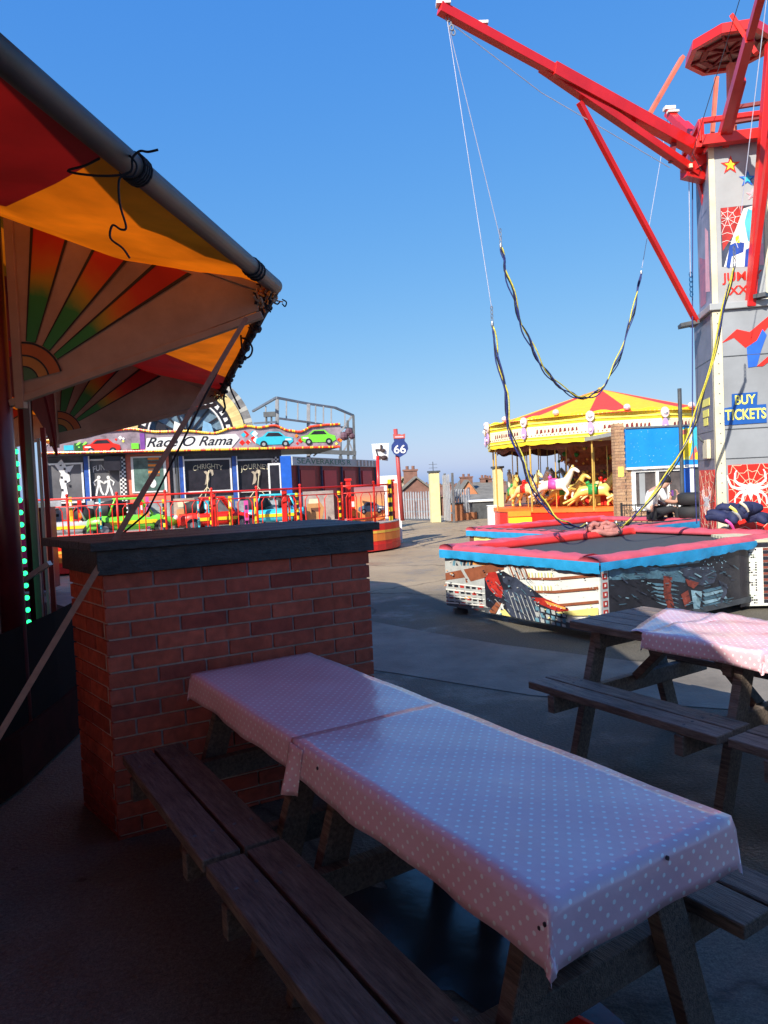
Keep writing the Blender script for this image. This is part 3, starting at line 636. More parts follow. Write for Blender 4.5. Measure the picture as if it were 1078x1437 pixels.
# damp patch on the paving under the near table
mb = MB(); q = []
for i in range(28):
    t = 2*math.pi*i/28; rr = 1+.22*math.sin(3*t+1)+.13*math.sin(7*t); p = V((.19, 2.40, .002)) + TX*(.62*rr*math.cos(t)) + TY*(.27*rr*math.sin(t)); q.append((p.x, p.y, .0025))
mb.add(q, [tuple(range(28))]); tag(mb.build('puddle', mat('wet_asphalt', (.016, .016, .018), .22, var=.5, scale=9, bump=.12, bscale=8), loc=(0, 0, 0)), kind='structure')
mb = MB()
mb.box((-1.9, 2.55, .18), (.55, .5, .36), rz=.3); mb.build('step_box', dred, root, bevel=.01)
mb = MB()
for i in range(9):
    a = rim(-.6+i*.12, RI+.12, .25); b = rim(-.6+(i+1)*.12, RI+.12, .25); mb.add([a, b, b+V((0, 0, .62)), a+V((0, 0, .62))], [(0, 1, 2, 3)])
mb.build('black_tarpaulin', mat('black_tarp', (.003, .003, .005), .9, bump=.3, bscale=4, spec=.1), root)
# ratchet strap to the ground ballast and a cord beside it
sa = at(346, 446, 3.95); sb = at(-25, 1072, 2.75)
mb = MB(); mb.beam(sa, sb, .026, .006, up=(.3, -1, 0)); mb.build('ratchet_strap', strap_m, root)
mb = MB(); mb.tube([at(338, 455, 4.05), at(250, 632, 4.05), at(206, 720, 4.05), at(124, 790, 4.1)], .006, 6); mb.build('cord', cord_m, root)
# ================================================================== trampolines
EX, EY = V((.843, .538, 0)), V((-.546, .838, 0))      # along the long side, along the short side
EY = V((-EX.y, EX.x, 0))
def trampoline(label, N0, L, Wd, gfx):
    r = thing('bungee_trampoline', label, 'trampoline', N0, 0, 'trampolines round the bungee tower')
    zt = .80 if gfx == 1 else .735
    P = lambda u, v, z: N0 + EX*u + EY*v + V((0, 0, z))
    # padded frame: four fat rounded cushions with creases
    rd = random.Random(int(N0.y*10))
    def pad(nm, a, b, m, w_, h_, sx):
        mb = MB(); n = 26; prof = [(-1, -.6), (-1, .15), (-.8, .55), (-.3, .8), (.3, .85), (.8, .5), (1, 0), (1, -.6)]
        A, B = V(a), V(b); d = (B-A).normalized(); s = d.cross(V((0, 0, 1))); vs = []
        for i in range(n+1):
            c = A.lerp(B, i/n); k = .006*math.sin(i*1.9+sx)+.004*rd.uniform(-1, 1)
            vs += [c + s*(x*w_/2) + V((0, 0, y*h_/2 + (k if y > .2 else 0))) for x, y in prof]
        m_ = len(prof); fs = [(i*m_+j, i*m_+(j+1) % m_, (i+1)*m_+(j+1) % m_, (i+1)*m_+j) for i in range(n) for j in range(m_)]
        fs += [tuple(range(m_)), tuple(range(n*m_, (n+1)*m_))[::-1]]
        mb.add(vs, fs); mb.build(nm, m, r, smooth=True)
    pw = .26; z = zt-.03
    pad('frame_pad', P(-.04, pw/2-.04, z), P(L+.04, pw/2-.04, z), mat_pad, pw, .10, 0)
    pad('frame_pad', P(-.04, Wd-pw/2+.04, z+.012), P(L+.04, Wd-pw/2+.04, z+.012), mat_pad, pw, .11, 1)
    pad('frame_pad', P(pw/2-.04, pw-.08, z+.004), P(pw/2-.04, Wd-pw+.08, z+.004), mat_pad, pw, .10, 2)
    pad('frame_pad', P(L-pw/2+.04, pw-.08, z+.004), P(L-pw/2+.04, Wd-pw+.08, z+.004), mat_pad, pw, .10, 3)
    pad('inner_pad', P(pw, Wd-pw-.03, z-.01), P(L-pw, Wd-pw-.03, z-.01), pad_r, .09, .12, 4)
    mb = MB(); mb.add([P(.2, .2, zt-.075), P(L-.2, .2, zt-.075), P(L-.2, Wd-.2, zt-.075), P(.2, Wd-.2, zt-.075)], [(0, 1, 2, 3)]); mb.build('jump_mat', mesh_m, r)
    # skirts: wavy lower hem
    for F, T in ((Fr(P(-.045, Wd+.03, 0), -EY), Wd+.07), (Fr(P(-.045, -.045, 0), EX), L+.08)):
        mb = MB(); n = 60; vs = []
        for i in range(n+1):
            u = T*i/n; hem = zt-.135 + .002*math.sin(i*.9)+(.004 if T < 2.5 else .010)*rd.uniform(-1, 1) + (.022*math.sin(i*.17+1) if T > 2.5 else .006*math.sin(i*.2))
            vs += [F.P(u, zt-.035, .004), F.P(u, (zt+hem)/2-.02, .008+.004*math.sin(i*1.3)), F.P(u, hem, .003+.008*math.sin(i*.8))]
        mb.add(vs, [(i*3+j, i*3+j+1, (i+1)*3+j+1, (i+1)*3+j) for i in range(n) for j in range(2)]); mb.build('skirt', skirt_m, r, smooth=True)
    for u in (.12, L-.12):
        for v in (.12, Wd-.12):
            mb = MB(); mb.box(P(u, v, .36)-V((0, 0, 0)), (.08, .08, .60)); mb.box(P(u, v, .03), (.16, .16, .06)); mb.build('leg', dsteel, r)
    mb = MB(); 
    for a, b in (((.02, .02), (.02, Wd-.02)), ((.02, .02), (L-.05, .02)), ((L-.02, .03), (L-.02, Wd-.03)), ((.03, Wd-.02), (L-.03, Wd-.02))): mb.beam(P(*a, .12), P(*b, .12), .05, .06)
    for a, b in (((.02, .02), (.02, Wd-.02)), ((.02, .02), (L-.05, .02)), ((L-.02, .03), (L-.02, Wd-.03)), ((.03, Wd-.02), (L-.03, Wd-.02))): mb.beam(P(*a, .72), P(*b, .72), .05, .06)
    mb.build('frame', dsteel, r)
    return r, P
glossy = lambda n, c, **k: mat(n, c, .28, coat=.35, **k)
pw_m = glossy('print_white', (.72, .72, .66), var=.12, scale=2); pb_m = glossy('print_brown', (.26, .085, .04), var=.3); pk_m = glossy('print_black', (.02, .02, .028), var=.5, scale=4)
ps_m = glossy('print_slate', (.045, .055, .085), var=.5, scale=7); pr_m = glossy('print_red', (.42, .03, .02), var=.35, scale=12); pg_m = glossy('print_grey', (.42, .44, .42), var=.25, scale=6)
po_m = glossy('print_orange', (.80, .34, .07), var=.3, scale=8); py_m = glossy('print_yellow', (.78, .68, .22), var=.15); pt_m = glossy('print_teal', (.12, .26, .33), var=.6, scale=5)
N0 = V((1.96, 6.56, 0)); Lf, Wf = 3.35, 2.35
tr1, P1 = trampoline('front bungee trampoline with pink-red pads, blue skirt and printed city scene on its sides', N0, Lf, Wf, 1)
# ---- left printed side (faces left): tilted skyscrapers, window grids, banded balconies
Fl = Fr(P1(0, Wf, 0), -EY); BL = [(0.01, .10), (Wf-.01, .10), (Wf-.01, .715), (0.01, .715)]
b = MB(); b.plate(Fl, BL, -.03, .0); b0 = b.build('printed_side', pw_m, tr1)
def art(F, polys, conv, parent, mats, w=.003, nm='print'):
    mb = MB()
    for i, (mi, pts) in enumerate(polys):
        a = sum(pts[j][0]*pts[(j+1) % len(pts)][1]-pts[(j+1) % len(pts)][0]*pts[j][1] for j in range(len(pts)))
        if a < 0: pts = pts[::-1]
        q = clip(pts, conv)
        if len(q) > 2: mb.add([F.P(u, v, w+.00012*i) for u, v in q], [tuple(range(len(q)))], mi)
    return mb.build(nm, mats, parent)
AM = [pk_m, pb_m, ps_m, pr_m, pg_m, po_m, py_m, pt_m, pw_m]
P_ = []
def px(F, pts): return [F.uv(x, y) for x, y in pts]
def S(x, y): return (610+x/4.4917, 770+y/4.4917)
def pp(mi, pts): P_.append((mi, px(Fl, [S(*q) for q in pts])))
pp(4, [(20, 20), (340, 20), (340, 460), (20, 460)])
pp(5, [(200, 40), (345, 60), (345, 110), (200, 95)]); pp(5, [(300, 60), (330, 60), (325, 130), (300, 130)])
for i in range(6): pp(0 if i % 2 else 7, [(120+i*22, 60+i*2), (136+i*22, 62+i*2), (130+i*22, 108), (114+i*22, 106)])
pp(1, [(35, 160), (440, 80), (440, 130), (300, 165), (40, 205)]); pp(1, [(190, 170), (330, 140), (330, 180), (200, 215)])
pp(4, [(110, 35), (125, 30), (290, 310), (275, 318)])
# window grid of the near tower
for r_ in range(5):
    for c_ in range(7):
        x = 50+c_*37+r_*4; y = 212+r_*37+c_*4
        pp(0 if (r_+c_) % 3 else 3, [(x, y), (x+26, y+3), (x+27, y+24), (x+2, y+22)])
for k in range(5): pp(8, [(42+k*3, 205+k*42), (320, 240+k*38), (320, 248+k*38), (42+k*3, 214+k*42)])
# banded white balconies on the right
for y in (100, 180, 262, 348):
    pp(1, [(560, y-8+10), (760, y+2), (1040, y-24 if y > 150 else y-5), (1040, y-6 if y > 150 else y), (760, y+18), (600, y+14)])
    for k in range(9): pp(6 if k % 3 else 4, [(575+k*20, y-30), (582+k*20, y-30), (584+k*20, y), (577+k*20, y)])
for k in range(8): pp(1 if k % 2 else 4, [(440+k*15, 60), (449+k*15, 62), (500+k*15, 190), (490+k*15, 190)])
# dark towers in perspective at the centre, with pale edge lines
pp(0, [(320, 180), (440, 140), (620, 250), (840, 420), (840, 440), (480, 420), (330, 360)])
pp(2, [(440, 260), (560, 240), (640, 330), (760, 520), (600, 500), (470, 420)])
pp(2, [(430, 170), (520, 180), (620, 260), (640, 300), (540, 280), (440, 210)])
for k in range(7): pp(4, [(470+k*26, 270+k*6), (474+k*26, 270+k*6), (540+k*26, 470), (535+k*26, 470)])
# blurred red streaks (neutral stand-in for the printed figure)
pp(3, [(325, 190), (345, 150), (395, 145), (415, 200), (440, 260), (430, 310), (395, 300), (350, 250)])
pp(3, [(620, 305), (700, 310), (850, 375), (850, 395), (780, 395), (640, 335)])
pp(5, [(700, 325), (840, 372), (830, 382), (720, 350)])
pp(1, [(315, 440), (400, 330), (430, 345), (365, 450)]); pp(8, [(380, 440), (432, 340), (445, 380), (480, 430), (560, 470), (500, 480)])
for k in range(6):
    for j in range(3): pp(4 if (k+j) % 2 else 7, [(640+k*34, 360+j*36+k*8), (664+k*34, 366+j*36+k*8), (668+k*34, 392+j*36+k*8), (646+k*34, 386+j*36+k*8)])
pp(6, [(770, 400), (1040, 370), (1040, 420), (880, 420)])
pp(6, [(420, 385), (450, 380), (500, 440), (440, 440)])
rdp = random.Random(21)
for i in range(170):      # small printed windows, ledges and highlights
    x, y = rdp.uniform(30, 1035), rdp.uniform(30, 430); s_ = rdp.uniform(3, 9)
    if 560 < x and y < 380 and rdp.random() < .75: m_ = 8; s_ *= .6
    elif x < 330: m_ = rdp.choice((0, 4, 8, 5, 1))
    elif x < 640: m_ = rdp.choice((0, 2, 7, 4, 0))
    else: m_ = rdp.choice((0, 7, 4, 6))
    sk_ = rdp.uniform(-.4, .4); pp(m_, [(x, y), (x+s_*1.6, y+sk_*s_), (x+s_*1.5, y+s_+sk_*s_), (x+.2*s_, y+s_*1.1)])
for i in range(46):
    x, y = rdp.uniform(340, 620), rdp.uniform(170, 400); a_ = rdp.uniform(.5, 1.1); l_ = rdp.uniform(18, 60); pp(rdp.choice((2, 0, 7, 4)), [(x, y), (x+l_*math.cos(a_), y+l_*math.sin(a_)), (x+l_*math.cos(a_)+3, y+l_*math.sin(a_)+2), (x+3, y-2)])
art(Fl, P_, [(0.015, .103), (Wf-.015, .103), (Wf-.015, .712), (.015, .712)], b0, AM)
# ---- right printed side: night city in teal and slate, neutral streaks
Fr_ = Fr(P1(0, 0, 0), EX); Lp = 2.24
b = MB(); b.plate(Fr_, [(.11, .12), (Lp, .12), (Lp, .715), (.11, .715)], -.03, 0); b1 = b.build('printed_side', pk_m, tr1)
P_ = []
def S2(x, y): return (860+x/4.945, 640+y/4.945)
def pq(mi, pts): P_.append((mi, px(Fr_, [S2(*q) for q in pts])))
nm_t = glossy('print_night_teal', (.07, .15, .20), var=.7, scale=5); nm_r = glossy('print_muted_red', (.22, .045, .03), var=.5, scale=9)
AM2 = [pk_m, nm_t, glossy('print_pale_blue', (.22, .36, .42), var=.6, scale=8), nm_r, ps_m]
pq(1, [(-100, 790), (60, 750), (360, 780), (520, 760), (500, 880), (300, 850), (0, 860), (-100, 850)])
pq(2, [(330, 720), (620, 690), (600, 740), (340, 770)]); 
for k in range(6): pq(2 if k % 2 else 1, [(260+k*8, 880+k*26), (420, 890+k*30), (460, 905+k*30), (300+k*8, 900+k*26)])
for k in range(5): pq(2 if k % 2 else 1, [(620, 930+k*26), (760+k*8, 900+k*24), (770+k*8, 915+k*24), (640, 950+k*26)])
pq(4, [(460, 780), (560, 765), (700, 770), (720, 830), (700, 880), (620, 900), (540, 880), (480, 830)])
pq(3, [(500, 850), (600, 880), (560, 920), (520, 900)]); pq(3, [(350, 830), (410, 840), (400, 940), (430, 1060), (380, 1060), (350, 960)])
pq(3, [(470, 960), (520, 930), (540, 1010), (500, 1050)]); pq(4, [(730, 860), (790, 890), (790, 950), (750, 1030), (740, 1000), (765, 940)])
pq(2, [(540, 930), (620, 940), (600, 1060), (560, 1060)])
for k in range(26):
    x = 600+random.uniform(0, 180); y = 690+random.uniform(0, 110); pq(2, [(x, y), (x+7, y+2), (x+6, y+9), (x, y+7)])
for i in range(150):
    x, y = rdp.uniform(-220, 840), rdp.uniform(740, 1060); a_ = rdp.uniform(-.5, .9); l_ = rdp.uniform(10, 70); w_ = rdp.uniform(2, 7); pq(rdp.choice((1, 2, 4, 0, 0, 1)), [(x, y), (x+l_*math.cos(a_), y+l_*math.sin(a_)), (x+l_*math.cos(a_)-w_, y+l_*math.sin(a_)+w_), (x-w_, y+w_)])
art(Fr_, P_, [(.115, .123), (Lp-.01, .123), (Lp-.01, .712), (.115, .712)], b1, AM2)
b = MB(); b.fbox(Fr_, .002, .105, .10, .715, -.02, .006); cp = b.build('corner_plate', pg_m, tr1)
for k in range(6): b = MB(); b.fbox(Fr_, .025, .085, .60-k*.085, .655-k*.085, .0062, .011, 0 if k < 5 else 1); b.fbox(Fr_, .045, .065, .615-k*.085, .64-k*.085, .0108, .013, 1); b.build('corner_mark', [pr_m, pw_m], cp)
b = MB(); b.fbox(Fr_, Lp+.01, Lf, .05, .715, -.03, -.005); b.build('end_panel', pk_m, tr1)
# ---- second trampoline behind
N1 = V((2.72, 10.62, 0)); Lb, Wb = 3.3, 2.3
tr2, P2 = trampoline('back bungee trampoline with pale yellow side panel, behind the front trampoline', N1, Lb, Wb, 2)
Fb = Fr(P2(0, Wb, 0), -EY)
b = MB(); b.plate(Fb, [(.12, .1), (Wb-.01, .1), (Wb-.01, .70), (.12, .70)], -.03, 0); b2 = b.build('printed_side', py_m, tr2)
art(Fb, [(8, [(1.05, .1), (1.6, .1), (1.6, .7), (1.05, .7)]), (4, [(1.7, .1), (2.2, .1), (2.1, .7), (1.7, .7)]), (1, [(.95, .1), (1.03, .1), (1.02, .7), (.96, .7)])], [(.125, .103), (Wb-.02, .103), (Wb-.02, .69), (.125, .69)], b2, AM)
b = MB(); b.fbox(Fb, .005, .11, .1, .7, -.02, .004); b.build('corner_plate', brown, tr2)
b = MB(); b.plate(Fr(P2(0, 0, 0), EX), [(.02, .1), (Lb-.02, .1), (Lb-.02, .7), (.02, .7)], -.03, 0); b.build('printed_side', ps_m, tr2)
# ================================================================== harness and bungees
hb = gz(845, 752, .74)
me = MB(); rd = random.Random(5)
r = thing('bungee_harness', 'padded pink bungee harness lying on the front trampoline mat', 'harness', hb)
for k in range(7):
    a = rd.uniform(0, 6.3); pts = [hb+V((.20*math.cos(a+t*.5)*(1-.08*k)*1.2, .13*math.sin(a+t*.5), .05+.018*k+.015*math.sin(t*2+k))) for t in range(9)]
    mb = MB(); mb.tube(smooth_pts(pts, 4), .042-.002*k, 8); mb.build('padding', mat('dusty_pink_padding', (.42, .17, .15), .8, var=.35, bump=.3), r, smooth=True)
mb = MB()
for k in range(6): 
    p = hb+V((rd.uniform(-.25, .32), rd.uniform(-.12, .05), .03)); mb.tube(smooth_pts([p, p+V((.06, .02, .05)), p+V((.13, -.02, .01))], 4), .012, 6)
mb.build('webbing', black, r)
mb = MB()
for dx in (-.2, .2): mb.tube([hb+V((dx+.03*math.cos(t), 0, .12+.035*math.sin(t))) for t in [i*math.pi/5 for i in range(11)]], .008, 6)
mb.build('ring', steel, r)
def bungee(label, top_pts, mid_pts, strands, seed, knots=True, cat='bungee rope', amp=.018):
    """top_pts: thin wire from the pulley; mid_pts: bundle of elastic strands"""
    r = thing('bungee_rope', label, cat, mid_pts[-1] if mid_pts[-1].z < mid_pts[0].z else mid_pts[0], 0, 'elastic bungee ropes')
    rd = random.Random(seed)
    for tp in top_pts:
        mb = MB(); mb.tube(tp, .0045, 5); mb.build('wire', cord_w, r)
    path = smooth_pts(mid_pts, 8)
    for k, m in enumerate(strands):
        ph = rd.uniform(0, 6); fr = rd.uniform(.5, .9); pts = []
        for i, p in enumerate(path):
            d = (path[min(i+1, len(path)-1)]-path[max(i-1, 0)]).normalized(); x = d.cross(V((0, 1, 0))).normalized(); y = d.cross(x); e = math.sin(math.pi*i/(len(path)-1))**.3
            pts.append(p + (x*math.sin(ph+i*fr) + y*math.cos(ph+i*fr*.8))*amp*e + x*(k-len(strands)/2+.5)*.011*e)
        mb = MB(); mb.tube(pts, .0085, 6); mb.build('elastic_strand', m, r, smooth=True)
    mb = MB()
    for q in (mid_pts[0], mid_pts[-1]): mb.ball(q, .03, 0, 8, (.6, .6, 1.4))
    a, b2_ = mid_pts[0], top_pts[0][-1] if top_pts else mid_pts[0]
    for i in range(4):
        c = a+V((0, 0, .05+.045*i)); mb.tube([c+V((.012*math.cos(t), .004*(i % 2)*math.cos(t), .024*math.sin(t))) for t in [j*math.pi/4 for j in range(9)]], .005, 5)
    mb.build('shackle', steel, r); return r
ha = hb+V((-.2, 0, .16)); hbb = hb+V((.2, 0, .16))
TL = at(628, 30, 8.2)
bungee('long black and yellow bungee from the left boom tip down to the harness', [[TL, at(690, 432, 8.3)]], [at(691, 455, 8.3), at(706, 540, 8.35), at(726, 632, 8.4), at(762, 705, 8.5), at(800, 738, 8.6), ha], [cord_b, cord_m, cord_b, cord_y], 3, amp=.024)
TB = at(1083, -60, 7.4)
bungee('yellow and blue bungee rising right from the harness across the tower front', [[TB, at(1040, 300, 8.0)]], [at(1031, 372, 8.05), at(1012, 450, 8.2), at(985, 560, 8.35), at(958, 630, 8.4), at(925, 684, 8.5), at(880, 735, 8.6), hbb], [cord_y, cord_b, cord_y, cord_m], 4, amp=.012)
TD = at(939, 156, 11.0)
bungee('slack bungee loop hanging against the sky between two booms', [[TL, at(703, 338, 8.8)], [TD, at(901, 376, 10.7)]], [at(703, 345, 8.8), at(712, 385, 8.85), at(733, 455, 9.0), at(762, 515, 9.2), at(800, 552, 9.5), at(835, 553, 9.8), at(865, 510, 10.2), at(888, 440, 10.5), at(900, 383, 10.7)], [cord_b, cord_m, cord_b, cord_y], 5, amp=.022)
# ================================================================== bungee tower
T0 = at(1008, 700, 9.45); T0.z = 0
ex = V((.983, -.185, 0)); FT = Fr(T0, ex); WT = 1.02; HT = 3.78
tw = thing('bungee_tower', 'tall grey bungee tower with red steel booms and a BUY TICKETS sign', 'bungee tower', T0)
def zt(px_, py_, Y=9.45): return at(px_, py_, Y).z
H1 = zt(1008, 436); H2 = zt(1003, 205, 9.55)
mb = MB(); mb.fbox(FT, .0, WT, .25, H1, -WT, 0); low = mb.build('lower_casing', grey, tw, bevel=.006)
mb = MB(); mb.fbox(FT, -.012, .10, .25, H1-.01, -.03, .012); mb.fbox(FT, -.012, .012, .25, H1-.01, -.07, .0); mb.build('corner_post', cream, tw)
mb = MB(); mb.fbox(FT, WT-.08, WT+.012, .25, H1-.01, -.03, .012); mb.build('corner_post', cream, tw)
FS_ = Fr(FT.P(0, 0, -WT), FT.n)          # left side, faces left
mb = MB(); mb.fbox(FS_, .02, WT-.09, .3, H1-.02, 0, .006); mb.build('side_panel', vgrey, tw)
# lip with flanges
mb = MB(); mb.fbox(FT, -.05, WT+.05, H1-.0, H1+.09, -WT-.05, .05); mb.build('ledge', lgrey, tw, bevel=.01)
mb = MB(); mb.beam(FT.P(-.06, H1-.03, -.55), FT.P(-.30, H1-.06, -.55), .20, .05); mb.beam(FT.P(.50, H1+.12, .05), FT.P(.62, H1+.12, .14), .14, .05); mb.build('bracket', dsteel, tw)
FU = Fr(FT.P(.03, 0, -.10), ex); WU = .70
mb = MB(); mb.fbox(FU, 0, WU, H1+.09, H2, -.72, 0); up = mb.build('upper_casing', lgrey, tw, bevel=.005)
mb = MB(); mb.fbox(FU, -.01, .06, H1+.09, H2-.02, -.02, .01); mb.fbox(FU, WU-.05, WU+.01, H1+.09, H2-.02, -.02, .01); mb.build('corner_post', cream, tw)
FSU = Fr(FU.P(0, 0, -.72), FU.n)
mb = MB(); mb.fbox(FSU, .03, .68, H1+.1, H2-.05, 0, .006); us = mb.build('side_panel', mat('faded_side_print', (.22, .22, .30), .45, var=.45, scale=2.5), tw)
art(FSU, [(0, [(.1, H1+.2), (.4, H1+.2), (.5, H1+.75), (.12, H1+.9)]), (1, [(.4, H1+.35), (.62, H1+.3), (.6, H1+1.1), (.45, H1+1.2)])], [(.05, H1+.12), (.66, H1+.12), (.66, H2-.1), (.05, H2-.1)], us, [pr_m, pinkp], w=.008)
# spider web panel with a white spider emblem
zr = zt(1040, 652, 9.4)
mb = MB(); mb.fbox(FT, .13, WT-.09, .3, zr, 0, .006); wp = mb.build('web_panel', bred, tw)
def web(F, c, r1, u0, u1, v0, v1, parent, w=.008, n=12, rings=5, nm='web_lines', ww=.006, m=None):
    mb = MB(); conv = [(u0, v0), (u1, v0), (u1, v1), (u0, v1)]; dirs = [2*math.pi*i/n+.12 for i in range(n)]
    def seg(a, b):
        d = V((b[0]-a[0], b[1]-a[1])); 
        if d.length < 1e-4: return
        q = V((-d.y, d.x)).normalized()*ww/2; q_ = clip([(a[0]-q.x, a[1]-q.y), (b[0]-q.x, b[1]-q.y), (b[0]+q.x, b[1]+q.y), (a[0]+q.x, a[1]+q.y)], conv)
        if len(q_) > 2: mb.plate(F, q_, w, w+.0015)
    for a in dirs: seg(c, (c[0]+r1*1.4*math.cos(a), c[1]+r1*1.4*math.sin(a)))
    for k in range(1, rings+1):
        rr = r1*(k/rings)**1.1
        for i in range(n):
            a, b = dirs[i], dirs[(i+1) % n]; p = (c[0]+rr*math.cos(a), c[1]+rr*math.sin(a)); q = (c[0]+rr*math.cos(b), c[1]+rr*math.sin(b)); m_ = ((p[0]+q[0])/2+(c[0]-(p[0]+q[0])/2)*.12, (p[1]+q[1])/2+(c[1]-(p[1]+q[1])/2)*.12)
            seg(p, m_); seg(m_, q)
    return mb.build(nm, m or cream, parent)
def spider(F, c, s, parent, w=.011, m=None):
    mb = MB()
    mb.plate(F, [(c[0]+x*s, c[1]+y*s) for x, y in ((-.07, .18), (0, .23), (.07, .18), (.10, .10), (.12, 0), (.06, -.13), (0, -.30), (-.06, -.13), (-.12, 0), (-.10, .10))], w, w+.004)
    legs = [[(.09, .12), (.30, .18), (.42, .30), (.40, .52), (.36, .60)], [(.10, .06), (.34, .06), (.52, .14), (.60, .34), (.62, .46)], [(.11, .0), (.30, -.06), (.42, -.20), (.44, -.42)], [(.08, -.06), (.20, -.14), (.24, -.36), (.20, -.58)]]
    for L in legs:
        for sg in (1, -1):
            for i in range(len(L)-1):
                a, b = L[i], L[i+1]; wa, wb = .045*(1-i/len(L)), .045*(1-(i+1)/len(L))+.008; dx, dy = b[0]-a[0], b[1]-a[1]; l = math.hypot(dx, dy); nx, ny = -dy/l, dx/l
                q = [(a[0]-nx*wa, a[1]-ny*wa), (b[0]-nx*wb, b[1]-ny*wb), (b[0]+nx*wb, b[1]+ny*wb), (a[0]+nx*wa, a[1]+ny*wa)]
                q = [(c[0]+sg*x*s, c[1]+y*s) for x, y in q]; mb.plate(F, q if sg > 0 else q[::-1], w, w+.004)
    return mb.build('spider_emblem', m or white, parent)
su, sv = FT.uv(1053, 688); web(FT, (su, sv+.05), .62, .135, WT-.095, .3, zr, wp); spider(FT, (su, sv), .45, wp)
mb = MB(); mb.fbox(FS_, .10, WT-.10, .3, zr-.05, .006, .012); wp2 = mb.build('web_panel', bred, tw)
web(FS_, (.5, 1.1), .6, .11, WT-.11, .3, zr-.06, wp2, w=.013); spider(FS_, (.5, 1.12), .36, wp2, w=.015)
# plain abstract red and blue flash where the casing carries a printed figure
fl_ = [FT.uv(*q) for q in ((1012, 482), (1034, 462), (1052, 466), (1078, 444), (1084, 452), (1062, 478), (1046, 488), (1030, 474))]; f2_ = [FT.uv(*q) for q in ((1048, 488), (1062, 478), (1070, 462), (1076, 470), (1068, 492), (1062, 514), (1050, 516))]; f3_ = [FT.uv(*q) for q in ((1062, 514), (1078, 500), (1084, 504), (1070, 514))]
mb = MB()
for i, (q, m_) in enumerate(((fl_, 0), (f2_, 1), (f3_, 0))):
    if sum(q[j][0]*q[(j+1) % len(q)][1]-q[(j+1) % len(q)][0]*q[j][1] for j in range(len(q))) < 0: q = q[::-1]
    mb.plate(FT, q, .002, .006+.002*i, m_)
mb.build('painted_flash', [bred, blue], low)
mb = MB(); rv = MB()
for z in (1.35+.35, zt(1040, 600)-.02, zt(1040, 500)):
    for F_, a_, b_ in ((FT, .11, WT-.085), (FS_, .03, WT-.1)): mb = MB(); mb.fbox(F_, a_, b_, z, z+.008, .0005, .009); mb.build('panel_seam', dsteel, low)
for i in range(26):
    z = .35+i*.13
    for u in (.05, WT-.035): rv.ball(FT.P(u, z, .012), .010, 0, 6)
rv.ball(FT.P(.05, .3, .012), .01, 0, 6); tag(rv.build('rivets', steel, low), kind='stuff')
# BUY TICKETS sign
bu, bv = FT.uv(1045, 573)
sg_o = [FT.uv(*q) for q in ((1015, 597), (1016, 573), (1027, 571), (1027, 553), (1063, 550), (1062, 568), (1075, 567), (1076, 593))]
mb = MB(); mb.plate(FT, sg_o, .002, .012); sg = mb.build('ticket_sign', mat('sign_blue', (.01, .09, .36), .4), tw)
t1 = FT.uv(1045, 561.5); t2 = FT.uv(1046, 582)
text_mesh('lettering', 'BUY', FT, t1[0], t1[1], .17, lemon, sg, w=.013, width=.25, bold=.003)
text_mesh('lettering', 'TICKETS', FT, t2[0], t2[1], .19, lemon, sg, w=.013, width=.50, bold=.004)
# upper casing artwork: stars, red web corner, abstract blue streaks, JUMPY XXX
def star(F, u, v, s, m1, m2, parent):
    mb = MB()
    for k, (ss, ww) in enumerate(((1, .003), (.62, .008))):
        pts = [(u+ss*s*(1 if i % 2 == 0 else .4)*math.sin(math.pi*i/5+.06), v+ss*s*(1 if i % 2 == 0 else .4)*math.cos(math.pi*i/5+.06)) for i in range(10)]
        mb.plate(F, pts[::-1], ww, ww+.004, k)
    return mb.build('painted_star', [m1, m2], parent)
for (x, y, s, a, b_) in ((1025, 232, .125, bred, yellow), (1049, 251, .11, blue, cyan), (1056, 273, .08, pinkp, lgrey)):
    u, v = FU.uv(x, y); star(FU, u, v, s, a, b_, up)
a_, b_ = FU.uv(1011, 292), FU.uv(1070, 372); conv = [(a_[0], b_[1]), (WU-.07, b_[1]), (WU-.07, a_[1]), (a_[0], a_[1])]
P_ = []
def S5(x, y): return (960+x/6.246, 200+y/6.246)
def pr5(mi, pts): P_.append((mi, px(FU, [S5(*q) for q in pts])))
pr5(0, [(320, 560), (700, 540), (700, 1090), (320, 1090)]); pr5(1, [(320, 575), (520, 555), (480, 700), (420, 830), (340, 950)]); pr5(2, [(520, 580), (640, 540), (700, 700), (700, 1090), (350, 1090), (420, 850)])
pr5(3, [(560, 580), (610, 600), (640, 760), (600, 900), (560, 860), (530, 700)]); pr5(4, [(400, 900), (470, 870), (530, 880), (520, 960), (420, 1000), (400, 1110), (370, 1090)])
pr5(5, [(450, 830), (480, 810), (490, 880), (450, 880)]); pr5(4, [(540, 940), (580, 920), (560, 1090), (530, 1090)]); pr5(6, [(640, 900), (700, 880), (700, 1090), (640, 1090)])
art(FU, P_, conv, up, [ps_m, pr_m, pw_m, glossy('print_cyan', (.10, .50, .65), var=.3), glossy('print_blue', (.02, .07, .35), var=.3), yellow, pinkp])
web(FU, FU.uv(1021, 307), .34, a_[0]+.005, a_[0]+.24, b_[1]+.25, a_[1]-.005, up, w=.006, n=9, rings=3, ww=.005, m=white)
t1 = FU.uv(1042, 388); t2 = FU.uv(1043, 407)
text_mesh('lettering', 'JUMPY', FU, t1[0], t1[1], .16, bred, up, width=.49, bold=.003); text_mesh('lettering', 'XXX', FU, t2[0], t2[1], .16, bred, up, width=.36, bold=.003)
a3 = FS_.uv(991, 560); 
mb = MB()
